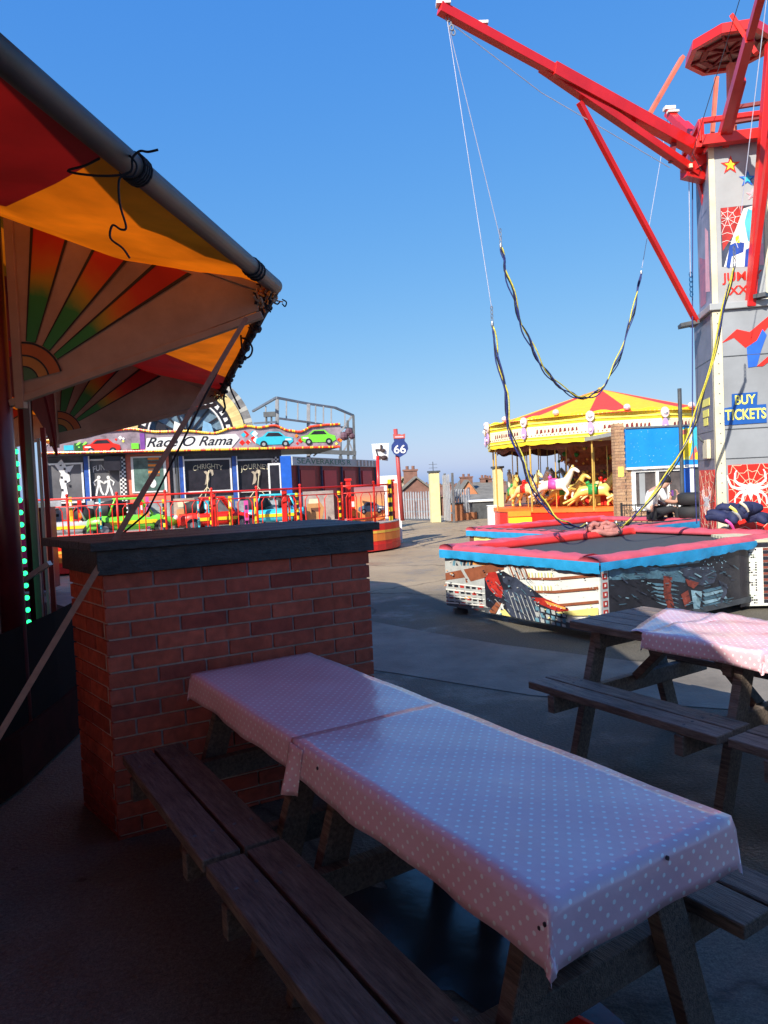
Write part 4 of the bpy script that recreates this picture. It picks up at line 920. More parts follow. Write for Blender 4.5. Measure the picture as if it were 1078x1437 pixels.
for i, y in enumerate((565, 580, 592)):
    a3 = FS_.uv(991, y); mb.fbox(FS_, a3[0]-.16+.04*i, a3[0]+.22-.04*i, a3[1]-.055, a3[1]+.045, .008, .014)
mb.build('painted_patch', lemon, tw)
mb = MB(); a3 = FS_.uv(993, 632); mb.fbox(FS_, a3[0]-.02, a3[0]+.22, a3[1]-.12, a3[1]+.14, .008, .06); mb.build('switch_box', cream, tw, bevel=.01)
mb = MB(); a4 = FS_.uv(994, 617); mb.tube([FS_.P(a4[0], a4[1]-.05, .02), FS_.P(a4[0], a4[1], .09), FS_.P(a4[0]-.03, a4[1]+.05, .11)], .018, 8); mb.build('lamp_hook', dsteel, tw)
# base plinth
mb = MB(); mb.fbox(FT, -.1, WT+.1, 0, .25, -WT-.1, .1); mb.build('base', dsteel, tw)
# ring beam and booms
hubL = at(985, 213, 9.75); ringz = H2+.02
mb = MB(); 
c4 = [FU.P(-.12, ringz, .12), FU.P(WU+.12, ringz, .12), FU.P(WU+.12, ringz, -.84), FU.P(-.12, ringz, -.84)]
for i in range(4): mb.beam(c4[i], c4[(i+1) % 4], .12, .13); mb.beam(c4[i]+V((0, 0, .26)), c4[(i+1) % 4]+V((0, 0, .26)), .06, .06); mb.beam(c4[i], c4[i]+V((0, 0, .26)), .06, .06)
mb.build('ring_beam', red, tw, bevel=.005)
def boom(nm, root_, tip, root2, joint2, br0, br1, ties, w=.13, h=.16):
    mb = MB(); m_ = root_.lerp(tip, .60)
    mb.beam(root_, m_, w, h); mb.beam(m_-(tip-root_)*.02, tip, w*.78, h*.72); bm_ = mb.build(nm, red, tw, bevel=.004)
    mb = MB(); mb.beam(root2, joint2, w*.8, h*.62); mb.build('lower_chord', red, tw, bevel=.004)
    for a, b in ties: mb = MB(); mb.beam(a, b, .06, .06); mb.build('tie_bar', dred, tw)
    if br0: mb = MB(); mb.beam(br0, br1, .065, .065); mb.build('boom_brace', red, tw, bevel=.003)
    mb = MB(); d = (tip-root_).normalized(); mb.box(tip-d*.05+V((0, 0, .075)), (.16, .10, .05)); mb.box(root_.lerp(tip, .86)+V((0, 0, .08)), (.16, .08, .03)); mb.build('pulley_cover', white, bm_)
    mb = MB()
    for i in range(4):
        c = tip-d*.1+V((.02*i, 0, -.07-.05*i)); mb.tube([c+V((.02*math.cos(t), .01*(i % 2), .03*math.sin(t))) for t in [j*math.pi/4 for j in range(9)]], .008, 5)
    mb.build('shackle', steel, bm_)
tipL = at(617, 11, 8.2)
boom('boom', at(975, 207, 9.72), tipL, at(978, 243, 9.72), at(760, 93, 8.78), at(813, 143, 9.02), at(978, 452, 9.95),
     [(at(888, 172, 9.35), at(888, 188, 9.35)), (at(946, 196, 9.6), at(942, 228, 9.6))])
boom('boom', at(1010, 205, 9.6), at(1090, -85, 7.2), at(1016, 212, 9.6), at(1042, 112, 8.7), None, None, [], w=.10, h=.13)
boom('boom', at(990, 208, 9.9), at(938, 158, 11.0), at(988, 222, 9.95), at(962, 190, 10.4), None, None, [], w=.14, h=.14)
boom('boom', at(1082, 190, 9.3), at(1330, 30, 8.2), at(1082, 215, 9.3), at(1180, 130, 8.9), at(1110, -30, 8.3), at(1052, 430, 9.35), [])
mb = MB(); mb.beam(at(1082, 60, 9.0), at(1053, 430, 9.35), .105, .09); mb.build('boom_brace', red, tw, bevel=.004)
mb = MB(); mb.beam(at(906, 170, 9.4), at(958, 80, 9.55), .075, .05); mb.build('stay', salmon, tw, bevel=.004)
mb = MB(); q0, q1, q2, q3 = at(970, 205, 9.7), at(1002, 215, 9.7), at(1002, 250, 9.75), at(960, 243, 9.7)
mb.beam(q0, q2, .12, .10); mb.beam(q3, q1, .12, .10); mb.beam(q3, at(990, 250, 9.8), .14, .12); mb.beam(at(980, 250, 9.9), at(990, 290, 9.9), .07, .05); mb.build('hub_frame', red, tw)
mb = MB()
for (x, y, s) in ((981, 202, .07), (999, 196, .08), (969, 233, .05)): mb.box(at(x, y, 9.6), (s*.8, s, s))
mb.build('hub_bolt_cover', cream, tw)
# crown: octagonal dish seen from below
cc = FU.P(WU/2+.02, 0, -.36); zc = at(1043, 66, cc.y).z; cr = abs((at(960, 80, cc.y)-at(1043, 70, cc.y)).x)-.27
mb = MB(); n = 8
mb.lathe((cc.x, cc.y, zc), [(0, .06), (cr, .06), (cr+.02, -.07), (cr-.05, -.07), (cr-.05, -.02), (0, -.02)], n, 0, .2); cr_ = mb.build('crown', red, tw)
mb = MB(); mb.lathe((cc.x, cc.y, zc-.03), [(.02, 0), (cr-.055, 0), (cr-.055, .01), (.02, .01)], n, 0, .2)
mb.build('crown_underside', mat('brown_grey_underside', (.46, .37, .31), .7, var=.15), cr_)
mb = MB()
for k in range(n):
    a = .2+2*math.pi*k/n; mb.beam(V((cc.x, cc.y, zc-.05)), V((cc.x+(cr-.06)*math.cos(a), cc.y+(cr-.06)*math.sin(a), zc-.05)), .03, .04)
for q in (.62,):
    pts = [V((cc.x+cr*q*math.cos(.2+2*math.pi*k/n), cc.y+cr*q*math.sin(.2+2*math.pi*k/n), zc-.06)) for k in range(n)]
    for k in range(n): mb.beam(pts[k], pts[(k+1) % n], .07, .03)
mb.build('crown_rib', dred, cr_)
mb = MB(); mb.beam(at(1028, 22, 9.4), at(1062, 75, 9.2), .09, .05); mb.build('crown_rib', bred, cr_)
for (x0, y0, x1, y1, Y, w_, m) in ((1006, 108, 999, 198, 9.6, .045, salmon), (1026, 90, 1028, 212, 9.95, .09, salmon), (1086, 80, 1080, 205, 9.5, .09, salmon)):
    mb = MB(); mb.beam(at(x0, y0, Y), at(x1, y1, Y), w_, w_); mb.build('crown_post', m, tw)
mb = MB(); mb.beam(at(1030, 151, 9.7), at(1110, 138, 9.5), .045, .045); mb.beam(at(1030, 171, 9.7), at(1110, 158, 9.5), .06, .05); mb.beam(at(1030, 198, 9.7), at(1110, 184, 9.5), .07, .07); mb.build('cage_rail', dred, tw)
# loose control ropes
for nm_, pts, m, rr in (('wire', [at(967, 250, 9.8), at(969, 388, 9.85)], cord_w, .006), ('wire', [at(972, 250, 9.9), at(972, 600, 9.9), at(978, 735, 9.9)], cord_b, .008), ('wire', [at(985, 240, 9.3), at(972, 215, 9.3), at(1020, 60, 9), at(1050, -40, 8.6)], cord_m, .005), ('wire', [at(632, 32, 8.25), at(760, 130, 8.8), at(880, 200, 9.3), at(940, 235, 9.6)], cord_w, .005)):
    mb = MB(); mb.tube(pts, rr, 5); mb.build(nm_, m, tw)
mb = MB()
for i in range(5):
    c = at(969.5+i*.3, 385+i*7, 9.86); mb.tube([c+V((.02*math.cos(t), 0, .035*math.sin(t))) for t in [j*math.pi/4 for j in range(9)]], .007, 5)
mb.build('shackle', mat('blue_anodised', (.02, .15, .35), .3, metal=.6), tw)
# ---- coiled navy harness vests at the foot of the tower
gb = gz(1035, 742, .80); gb = FT.P(.25, .0, .42); gb.z = .78
r = thing('harness_bag', 'heap of rolled navy blue harness vests on the pads below the spider emblem', 'harness bag', gb)
rd = random.Random(9)
sup = MB(); sup.box((gb.x+.15, gb.y, .39), (1.1, .45, .74)); tag(sup.build('storage_box', grey, bevel=.01), 'low grey box at the foot of the tower that carries the navy vests', 'box')
for k, (x, y, rr) in enumerate(((1008, 727, .095), (1028, 722, .12), (1048, 716, .12), (1064, 728, .09), (1018, 715, .07))):
    c = at(x, y, gb.y); mb = MB()
    for j in range(3):
        e = V((rd.uniform(-.3, 1), rd.uniform(-.4, .4), rd.uniform(-.2, .2))).normalized()*rr*1.5; pts = [c-e, c-e*.4+V((0, 0, .03)), c+e*.3+V((0, -.02, .02)), c+e]
        mb.tube(smooth_pts(pts, 4), [rr*(.35+.4*math.sin(math.pi*i/12)) for i in range(13)], 9)
    mb.build('rolled_vest', navy, r, smooth=True)
for k, (x, y, m) in enumerate(((1030, 716, lemon), (1044, 710, cream), (1034, 722, lgrey), (1024, 735, magenta))):
    c = at(x, y, gb.y-.12); mb = MB(); mb.tube(smooth_pts([c+V((-.05, 0, .05)), c+V((.0, -.03, .0)), c+V((.05, 0, -.07))], 4), .018, 6); mb.build('webbing', m, r)
# ================================================================== printed cabinet on the right
c0 = gz(1041, 856, 0); FC = Fr(c0, (.992, -.12, 0))
r = thing('equipment_cabinet', 'low cabinet wrapped in a brick building print, right of the front trampoline', 'cabinet', c0)
mb = MB(); mb.fbox(FC, 0, 1.2, .04, .74, -.9, 0); cab = mb.build('body', pw_m, r, bevel=.004)
mb = MB()
for k in range(9): mb.fbox(FC, -.015, 1.22, .745, .775, -.9+k*.102, -.9+k*.102+.085)
mb.build('slatted_top', mat('pale_straw_slats', (.52, .50, .36), .6, var=.15), r)
rd = random.Random(2); mb = MB()
for i in range(22):
    for j in range(7):
        if rd.random() < .6: u = .02+j*.022; mb.fbox(FC, u, u+.018, .07+i*.028, .07+i*.028+rd.uniform(.008, .02), .001, .002, rd.choice((0, 0, 1, 2)))
for i in range(9):
    for j in range(6): mb.fbox(FC, .235+j*.075, .295+j*.075, .075+i*.068, .075+i*.068+.035, .004, .006, 0); mb.fbox(FC, .235+j*.075, .295+j*.075, .115+i*.068, .14+i*.068, .004, .006, 3)
mb.fbox(FC, .0, 1.18, .69, .74, .0022, .0032, 0); mb.fbox(FC, .0, .05, .5, .68, .0022, .003, 3)
mb.build('building_print', [pk_m, pg_m, glossy('print_dark_green', (.06, .09, .05)), glossy('print_brick_red', (.22, .06, .04), var=.3)], cab)
for u in (.05, 1.12): mb = MB(); mb.fbox(FC, u, u+.05, 0, .04, -.8, -.05); mb.build('foot', black, r)
# ================================================================== carousel
CC = V((7.45, 24.2, 0)); CRd = 3.85
car = thing('carousel', 'galloping horse carousel under a red and yellow striped tent roof', 'carousel', CC)
mb = MB(); mb.lathe(CC, [(3.7, .02), (3.7, .50), (0, .50)], 36); mb.build('platform', bred, car)
mb = MB(); mb.lathe(CC, [(3.72, .50), (3.74, .51), (3.74, .62), (3.70, .63), (0, .63)], 36); mb.build('platform_deck', mat('deck_orange', (.80, .16, .02), .5, dirt=.2), car)
nR = 24; zb, zt_ = 2.58, 3.30; za = 4.42
mb = MB()
prof = [(CRd+.08, zt_+.02), (CRd*.75, zt_+.30), (CRd*.4, zt_+.70), (.12, za)]
mb.lathe(CC, prof, 80, 0, 0, mis=lambda i, k: 1 if (k+5) % 10 < 4 else 0)
tr = mb.build('tent_roof', [mat('tent_yellow', (.90, .50, .012), .55, var=.1), mat('tent_red', (.72, .05, .02), .55, var=.1)], car, smooth=False)
mb = MB(); mb.ball((CC.x, CC.y, za), .10, 0, 8); mb.build('finial', gold, tr)
nb = 12; boards = []
def cpt(a, r, z): return V((CC.x+r*math.cos(a), CC.y+r*math.sin(a), z))
creamR = mat('cream_board', (.82, .74, .50), .5, var=.12, scale=4)
mb_s = MB(); mb_w = MB(); rd = random.Random(3)
for k in range(nb):
    a0 = 2*math.pi*k/nb+.15; a1_ = 2*math.pi*(k+1)/nb+.15
    A, B = cpt(a0, CRd+.05, 0), cpt(a1_, CRd+.05, 0); F = Fr(A, B-A) if (B-A).cross(V((0, 0, 1))).dot(A-CC) > 0 else Fr(B, A-B); L = (B-A).length
    mb = MB(); n = 14
    top = [(L*i/n, zt_+.06+.07*abs(math.sin(math.pi*i/n*3))) for i in range(n+1)]; bot = [(L*i/n, zb-.035*abs(math.sin(math.pi*i/n*4))) for i in range(n+1)]
    for i in range(n): mb.plate(F, [bot[i], bot[i+1], top[i+1], top[i]], -.03, 0)
    bd = mb.build('rounding_board', yellow, car)
    mb = MB(); mb.fbox(F, .05, L-.05, zb+.20, zt_-.20, .002, .02); 
    mb.fbox(F, .02, L-.02, zb+.1, zb+.14, .002, .025, 1); mb.fbox(F, .02, L-.02, zt_-.12, zt_-.07, .002, .03, 1)
    u = .35
    while u < L-.35:
        w_ = rd.uniform(.05, .10); h = rd.uniform(.05, .09); mb.plate(F, [(u, zb+.36-h), (u+w_, zb+.36-h*.6), (u+w_*.8, zb+.36+h), (u+w_*.2, zb+.36+h*.7)], .0205, .026, 2); u += w_+.045
    for j in range(int(L/.12)): mb.ball(F.P(.08+j*.12, zb+.25, .022), .022, 2, 5); mb.ball(F.P(.1+j*.12, zt_-.24, .022), .02, 0, 5); mb.ball(F.P(.1+j*.12, zt_+.02, .0), .045, 3, 5)
    mb.build('board_trim', [creamR, lemon, dred, mat('gilt_yellow', (.8, .52, .05), .4, var=.3)], bd)
    mb = MB(); c = cpt(a0, CRd+.12, (zb+zt_)/2+.12); o = (c-V((CC.x, CC.y, c.z))).normalized()
    Fm = Fr(c, V((-o.y, o.x, 0)))
    if Fm.n.dot(o) < 0: Fm = Fr(c, V((o.y, -o.x, 0)))
    mb.plate(Fm, [(.12*math.cos(t)*1.0, .20+.15*math.sin(t)) for t in [i*math.pi/8 for i in range(16)]], -.01, .03, 0)
    mb.plate(Fm, [(.09*math.cos(t)*1.0, -.14+.18*math.sin(t)) for t in [i*math.pi/8 for i in range(16)]], -.01, .03, 1)
    mb.ball(Fm.P(0, .22, .03), .08, 2, 8, (1, 1, 1)); mb.ball(Fm.P(0, -.2, .03), .05, 0, 8)
    mb.build('plaque', [mat('blush_paint', (.80, .58, .58), .5), mat('lilac_paint', (.45, .30, .60), .5), white], car)
for k in range(nb):
    a0 = 2*math.pi*(k+.5)/nb+.15; mb = MB(); mb.ball(cpt(a0, CRd-.02, zt_+.16), .10, 0, 8, (1, 1, .9)); mb.build('roof_ornament', mat('blush_paint', (.80, .58, .58), .5), car)
# hanging inner fabric, ceiling and centre organ drum
mb = MB(); n = 96
for i in range(n):
    a, b = 2*math.pi*i/n, 2*math.pi*(i+1)/n; z0 = zb-.10-.10*abs(math.sin(a*9)); z1 = zb-.10-.10*abs(math.sin(b*9)); mb.add([cpt(a, CRd-.35, z0), cpt(b, CRd-.35, z1), cpt(b, CRd-.30, zb+.3), cpt(a, CRd-.30, zb+.3)], [(0, 1, 2, 3)])
mb.build('inner_valance', mat('rust_brown_drape', (.22, .07, .04), .8, var=.4, scale=3), car)
mb = MB(); mb.lathe(CC, [(0, zb+.25), (CRd-.1, zb+.25)], 36); mb.build('ceiling', mat('ceiling_brown', (.18, .08, .05), .8, var=.3), car)
mb = MB(); mb.lathe(CC, [(1.25, .54), (1.3, .9), (1.15, 1.0), (1.15, 1.9), (1.35, 2.15), (1.6, 2.6), (1.6, 2.83)], 12); drum = mb.build('centre_drum', mat('carved_centre', (.30, .10, .05), .5, var=.5, scale=9, coat=.2), car)
mb = MB(); rd = random.Random(8)
for k in range(12):
    a = 2*math.pi*(k+.5)/12
    for rr, z, s, mi in ((1.2, 1.45, .26, 0), (1.24, 1.45, .19, 1), (1.32, .75, .14, 2)):
        p = cpt(a, rr, z); 
        for t in range(10 if mi == 0 else 4): mb.ball(p+V((-math.sin(a), math.cos(a), 0))*s*math.cos(t*2*math.pi/(10 if mi == 0 else 4))+V((0, 0, s*math.sin(t*2*math.pi/(10 if mi == 0 else 4)))), .05, mi, 5)
    for t in range(6): mb.ball(cpt(a+rd.uniform(-.2, .2), rd.uniform(1.25, 1.5), rd.uniform(1.9, 2.5)), rd.uniform(.04, .09), rd.choice((0, 0, 1, 2)), 5)
tag(mb.build('carving', [gold, green, white], drum), kind='stuff')
mb = MB(); mb.lathe(CC, [(2.0, .54), (2.0, .95), (1.9, .98)], 36, mis=lambda i, k: k % 3 == 0); mb.build('red_fence', [bred, gold], car)
mb = MB(); 
for k in range(nb):
    a = 2*math.pi*k/nb+.15; mb2 = MB(); mb2.tube([cpt(a, CRd-.12, .54), cpt(a, CRd-.12, zb+.2)], .028, 8); mb2.build('post', gold, car)
# horse (one continuous skinned body)
hv = [(0, 0, 0), (-.34, 0, .02), (-.50, 0, .05), (.30, 0, .04), (.46, 0, .12), (.60, 0, .34), (.68, 0, .50), (.78, 0, .50), (.94, 0, .38),
      (.40, .11, -.10), (.62, .12, -.20), (.56, .12, -.42), (.66, .12, -.50), (.40, -.11, -.10), (.58, -.12, -.28), (.44, -.12, -.40), (.46, -.12, -.50),
      (-.48, .11, -.10), (-.56, .12, -.26), (-.74, .12, -.40), (-.86, .12, -.50), (-.48, -.11, -.10), (-.62, -.12, -.24), (-.84, -.12, -.34), (-.98, -.12, -.40)]
he = [(0, 1), (1, 2), (0, 3), (3, 4), (4, 5), (5, 6), (6, 7), (7, 8), (3, 9), (9, 10), (10, 11), (11, 12), (3, 13), (13, 14), (14, 15), (15, 16), (1, 17), (17, 18), (18, 19), (19, 20), (1, 21), (21, 22), (22, 23), (23, 24)]
hr = [.18, .17, .12, .18, .14, .10, .09, .075, .045, .08, .055, .038, .045, .08, .055, .038, .045, .09, .06, .038, .045, .09, .06, .038, .045]
hm = skin_mesh(hv, he, hr, 1)
def horse_proto(coat_m, sad):
    h = bpy.data.objects.new('horse', hm.copy()); h.data.materials.clear(); h.data.materials.append(coat_m); C.objects.link(h); ORG[h.name] = V((0, 0, 0))
    mb = MB(); mb.lathe((0, 0, 0), [(.001, 0)], 3); mb = MB()
    for i in range(7): mb.ball((.42+.045*i, 0, .24+.055*i), .06, 0, 6, (1, .5, 1.3))
    mb.build('mane', gold, h)
    mb = MB(); mb.tube([(-.55, 0, .06), (-.72, 0, .10), (-.86, 0, -.02), (-.92, 0, -.22)], [.03, .06, .05, .015], 7); mb.build('tail', gold, h)
    mb = MB(); mb.ball((-.02, 0, .14), .17, 0, 10, (1.3, 1.05, .55)); mb.tube([(-.16, 0, .22), (-.2, 0, .30)], [.08, .06], 8); mb.box((0, .19, 0), (.3, .02, .26)); mb.box((0, -.19, 0), (.3, .02, .26)); mb.build('saddle', sad, h, smooth=True)
    mb = MB(); 
    for s in (-.045, .045): mb.lathe((.69, s, .57), [(.022, 0), (.001, .08)], 6)
    mb.build('ear', coat_m, h)
    mb = MB(); mb.tube([(.05, 0, -.75), (.05, 0, 2.0)], .018, 8); mb.build('barley_twist_pole', gold, h)
    return h
protos = [horse_proto(mat('cream_horse_coat', (.80, .68, .32), .35, var=.1, coat=.4), bred), horse_proto(mat('white_horse_coat', (.80, .78, .70), .35, var=.06, coat=.4), magenta), horse_proto(mat('yellow_horse_coat', (.78, .55, .14), .35, var=.1, coat=.4), green)]
first = [True]*3; idx = 0
for ring, (rr, cnt) in enumerate(((3.05, 16), (2.4, 12))):
    for k in range(cnt):
        a = 2*math.pi*(k+.5*ring)/cnt; pr_ = idx % 3; o = protos[pr_] if first[pr_] else copy_tree(protos[pr_]); first[pr_] = False
        o.parent = car; o.location = V((rr*math.cos(a), rr*math.sin(a), 1.22+.12*math.sin(idx*2.1))); o.rotation_euler = (0, 0, a+math.pi/2); o.scale = (.92, .92, .92); idx += 1
# steps
sp = gz(703, 728, .2); 
mb = MB(); F = Fr(at(688, 700, 20.6), (1, -.1, 0)); F.o.z = 0
for i in range(3): mb.fbox(F, .5, 1.15, .12+i*.18, .27+i*.18, -.3+.0*i, .35-.22*i, i % 2)
mb.build('entry_steps', [orange, yellow], car)
# riders waiting, dark figures at the left of the platform
def person(name, label, loc, joints, edges, radii, rz=0, shirt=None, parts=()):
    r = bpy.data.objects.new(name, skin_mesh(joints, edges, radii, 2)); r.data.materials.clear(); r.data.materials.append(skin); C.objects.link(r)
    r.location = loc; r.rotation_euler = (0, 0, rz); r.scale = (.84, .84, .84); ORG[r.name] = V((0, 0, 0)); tag(r, label, 'person'); return r
# ---- seated person (white T-shirt) on the back trampoline pads, hunched over, facing right
sb_ = gz(917, 724, .79); 
J = [(0, 0, .09), (-.06, 0, .26), (-.01, 0, .44), (.12, 0, .56), (.20, 0, .60), (.28, 0, .66), (.31, 0, .74),   # pelvis, waist, chest, shoulders, neck, head
     (.10, .17, .54), (.16, .22, .32), (.34, .20, .20), (.42, .12, .34), (.44, .09, .42),      # left arm
     (.10, -.17, .54), (.20, -.22, .31), (.42, -.20, .28), (.50, -.12, .40), (.50, -.08, .47),    # right arm
     (.06, .12, .07), (.40, .16, .14), (.46, .17, -.24), (.58, .17, -.28),
     (.06, -.12, .07), (.42, -.16, .16), (.52, -.18, -.22), (.64, -.18, -.26)]
E_ = [(0, 1), (1, 2), (2, 3), (3, 4), (4, 5), (5, 6), (3, 7), (7, 8), (8, 9), (9, 10), (10, 11), (3, 12), (12, 13), (13, 14), (14, 15), (15, 16), (0, 17), (17, 18), (18, 19), (19, 20), (0, 21), (21, 22), (22, 23), (23, 24)]
Rr = [.14, .13, .14, .11, .055, .085, .095, .06, .048, .042, .034, .036, .06, .048, .042, .034, .036, .09, .068, .045, .04, .09, .068, .045, .04]
ps = person('person', 'seated person in a white T-shirt hunched over a phone beside the kiosk window', sb_, J, E_, Rr)
def garment(nm, idxs, grow, m):
    mp_ = {j: i for i, j in enumerate(idxs)}; es = [(mp_[a], mp_[b]) for a, b in E_ if a in mp_ and b in mp_]
    me = skin_mesh([J[i] for i in idxs], es, [Rr[i]+grow for i in idxs], 1); return mesh_obj(nm, me, m, ps)
J2 = list(J)
shirt_m = mat('white_cotton', (.74, .72, .68), .85, var=.08, bump=.2, bscale=12)
garment('t_shirt', [0, 1, 2, 3, 7, 12, 8, 13], .022, shirt_m)
garment('trousers', [0, 17, 18, 19, 21, 22, 23], .016, mat('black_denim', (.018, .018, .022), .85, var=.3))
mb = MB(); mb.ball((.29, 0, .76), .108, 0, 12, (1.0, .92, 1.0)); mb.build('hair', hair, ps, smooth=True)
mb = MB(); mb.ball((.385, .035, .735), .012, 0, 6); mb.ball((.385, -.035, .735), .012, 0, 6); mb.ball((.405, 0, .715), .02, 1, 6); mb.ball((.39, 0, .675), .02, 2, 6, (.5, 1.3, .4)); mb.build('face', [black, skin, mat('lips', (.4, .12, .1))], ps, smooth=True)
for sgn, (x, y, z) in ((1, J[11]), (-1, J[16])):
    mb = MB()
    for f in range(4): mb.tube([(x-.01, y+(f-1.5)*.018, z), (x-.015, y+(f-1.5)*.019, z+.04), (x-.045, y+(f-1.5)*.017, z+.065+.005*(f % 2))], [.010, .009, .007], 6)
    mb.tube([(x, y+.03*sgn, z-.02), (x-.03, y+.045*sgn, z+.01), (x-.045, y+.04*sgn, z+.03)], [.011, .010, .008], 6); mb.build('fingers', skin, ps, smooth=True)
for (x, y, z) in (J[20], J[24]):
    mb = MB(); mb.ball((x, y, z-.01), .07, 0, 8, (1.6, .75, .6)); mb.build('shoe', black, ps, smooth=True)
mb = MB(); mb.box((.43, .03, .47), (.02, .08, .12)); ph = mb.build('phone', purple, ps)
# ================================================================== kiosk with the blue fascia
K0 = at(866, 700, 17.2); K0.z = 0; FK = Fr(K0, (.995, .04, 0))
kz = lambda y, x=900: FK.uv(x, y)[1]
kk = thing('kiosk', 'brick kiosk with a wide bright blue fascia and white framed window', 'kiosk', K0)
uB, zT = FK.uv(977, 598); u1, z1 = FK.uv(878, 656); uR = uB+1.0
def bwall(F, u0, u1_, z0_, z1_, parent, nm='brick_pier'):
    mb = MB(); mb.fbox(F, u0+.01, u1_-.01, z0_, z1_-.01, -.3, -.01, 1); brick_wall(mb, F, u0, u1_, z0_, z1_, 0, dep=.009); return mb.build(nm, [bricks_t, mortar], parent)
up_, zp = FK.uv(876, 594)
mb = MB(); mb.fbox(FK, .01, up_-.01, 0, zp, -.25, -.01, 1); brick_wall(mb, FK, 0, up_, 0, zp, 0, dep=.009); brick_wall(mb, Fr(FK.P(0, 0, -.25), FK.n), 0, .24, 0, zp, 1, dep=.009); mb.build('brick_pier', [bricks_t, mortar], kk)
mb = MB(); a = FK.uv(871, 662); mb.fbox(FK, a[0]-.06, a[0]+.07, a[1]-.12, a[1]+.12, .002, .012); mb.build('small_notice', lemon, kk)
mb = MB(); mb.fbox(FK, up_+.01, uR, z1-.0, zT, -.06, .05); fa_ = mb.build('fascia', sky_blue, kk, bevel=.005)
mb = MB(); mb.fbox(FK, up_+.01, uR, z1-.06, z1-.005, -.05, .07); mb.fbox(FK, up_+.01, uR, zT+.005, zT+.045, -.05, .08, 1); mb.build('fascia_trim', [white, steel], kk)
mb = MB(); mb.fbox(FK, up_+.01, uR, zT-.1, zT+.0, -3.0, -.07); mb.build('roof', lgrey, kk)
mb = MB(); rd = random.Random(4)
for i in range(46): 
    u = up_+.1+rd.random()**1.3*1.4; z = z1+.05+rd.random()*(zT-z1-.1); s = rd.uniform(.006, .014); mb.plate(FK, [(u, z), (u+s, z-s), (u+s*2, z), (u+s, z+s)], .051, .053)
mb.build('fascia_specks', mat('pale_blue_specks', (.25, .55, .85), .4), fa_)
# abstract beach poster at the end of the fascia (neutral stand-in for the printed picture)
a = FK.uv(953, 601); b_ = FK.uv(985, 645); mb = MB(); mb.fbox(FK, a[0], uR-.02, b_[1], a[1], .052, .058); pst = mb.build('poster', mat('poster_turquoise', (.05, .45, .55), .4), kk)
PP = [(0, [(953, 604), (965, 601), (966, 645), (953, 645)]), (1, [(955, 612), (961, 600), (966, 606), (970, 620), (967, 640), (956, 644)]), (2, [(956, 604), (962, 603), (962, 609), (957, 610)]), (2, [(966, 645), (975, 625), (979, 640), (972, 645)]), (3, [(966, 600), (972, 600), (968, 622), (966, 622)]), (1, [(974, 636), (985, 630), (985, 645), (974, 645)])]
art(FK, [(m, px(FK, p)) for m, p in PP], [(a[0], b_[1]), (uR-.03, b_[1]), (uR-.03, a[1]), (a[0], a[1])], pst, [lemon, yellow, salmon, white], w=.060)
wa, wb = FK.uv(886, 659), FK.uv(957, 711)
bwall(FK, up_+.01, wa[0], 0, z1-.07, kk, 'brick_wall'); bwall(FK, wa[0], uR, 0, wb[1]-.05, kk, 'brick_wall')
mb = MB(); um = FK.uv(921, 680)[0]
for u0, u1_ in ((wa[0], wa[0]+.10), (um, um+.07), (um+.28, um+.33)): mb.fbox(FK, u0, u1_, wb[1], z1-.07, -.06, .01)
mb.fbox(FK, wa[0], wb[0], wb[1]-.05, wb[1]+.04, -.06, .03); mb.fbox(FK, wa[0]+.101, wb[0], z1-.13, z1-.075, -.06, .008); win = mb.build('window', white, kk)
mb = MB(); mb.fbox(FK, wa[0]+.1, wb[0], wb[1]+.04, z1-.13, -.05, -.035); mb.build('pane', mat('kiosk_glass', (.10, .085, .08), .12, var=.5, scale=3), win)
mb = MB(); mb.fbox(FK, wa[0]+.2, wa[0]+.34, wb[1]+.04, z1-.14, -.033, -.030); mb.build('blind', lgrey, win)
ud0, ud1 = FK.uv(957, 680)[0], FK.uv(968, 680)[0]
mb = MB(); mb.fbox(FK, ud0, ud1, .05, z1-.07, -.02, .03); mb.build('blue_door_post', blue, kk); mb = MB(); mb.fbox(FK, ud1+.005, ud1+.10, .05, z1-.07, -.04, .02); mb.build('door_frame', white, kk)
mb = MB(); mb.fbox(FK, ud1+.105, uR, .05, z1-.07, -.05, 0); mb.build('door', dsteel, kk)
bb = at(955, 590, 16.4); mb = MB(); mb.tube([V((bb.x, bb.y, 0)), V((bb.x, bb.y, at(957, 545, 16.4).z))], .045, 10); mb.fbox(Fr((bb.x, bb.y, 0), (1, 0, 0)), -.12, .12, 0, .02, -.12, .12)
tag(mb.build('post', dsteel, loc=(bb.x, bb.y, 0), smooth=False), 'thin dark grey steel post standing in front of the blue kiosk fascia', 'post')
# black low chain fence panel in front of the kiosk
FB = Fr(at(872, 700, 16.0), (1, 0, 0)); FB.o.z = 0; r = thing('low_fence', 'low black ornamental fence panel below the kiosk window', 'fence', FB.o)
mb = MB(); L = 1.25
for z in (.35, .60, .86): mb.beam(FB.P(0, z), FB.P(L, z), .025, .025)
mb.build('rail', black, r); mb = MB()
for i in range(10):
    u = .06+i*.126; mb.beam(FB.P(u, .05), FB.P(u, .88), .015, .015); mb.tube([FB.P(u+.06+.035*math.cos(t), .73+.05*math.sin(t)) for t in [j*math.pi/5 for j in range(11)]], .007, 5)
mb.build('scroll_panel', black, r)
for u in (0, L): mb = MB(); mb.beam(FB.P(u, 0), FB.P(u, .92), .04, .04); mb.build('post', black, r)
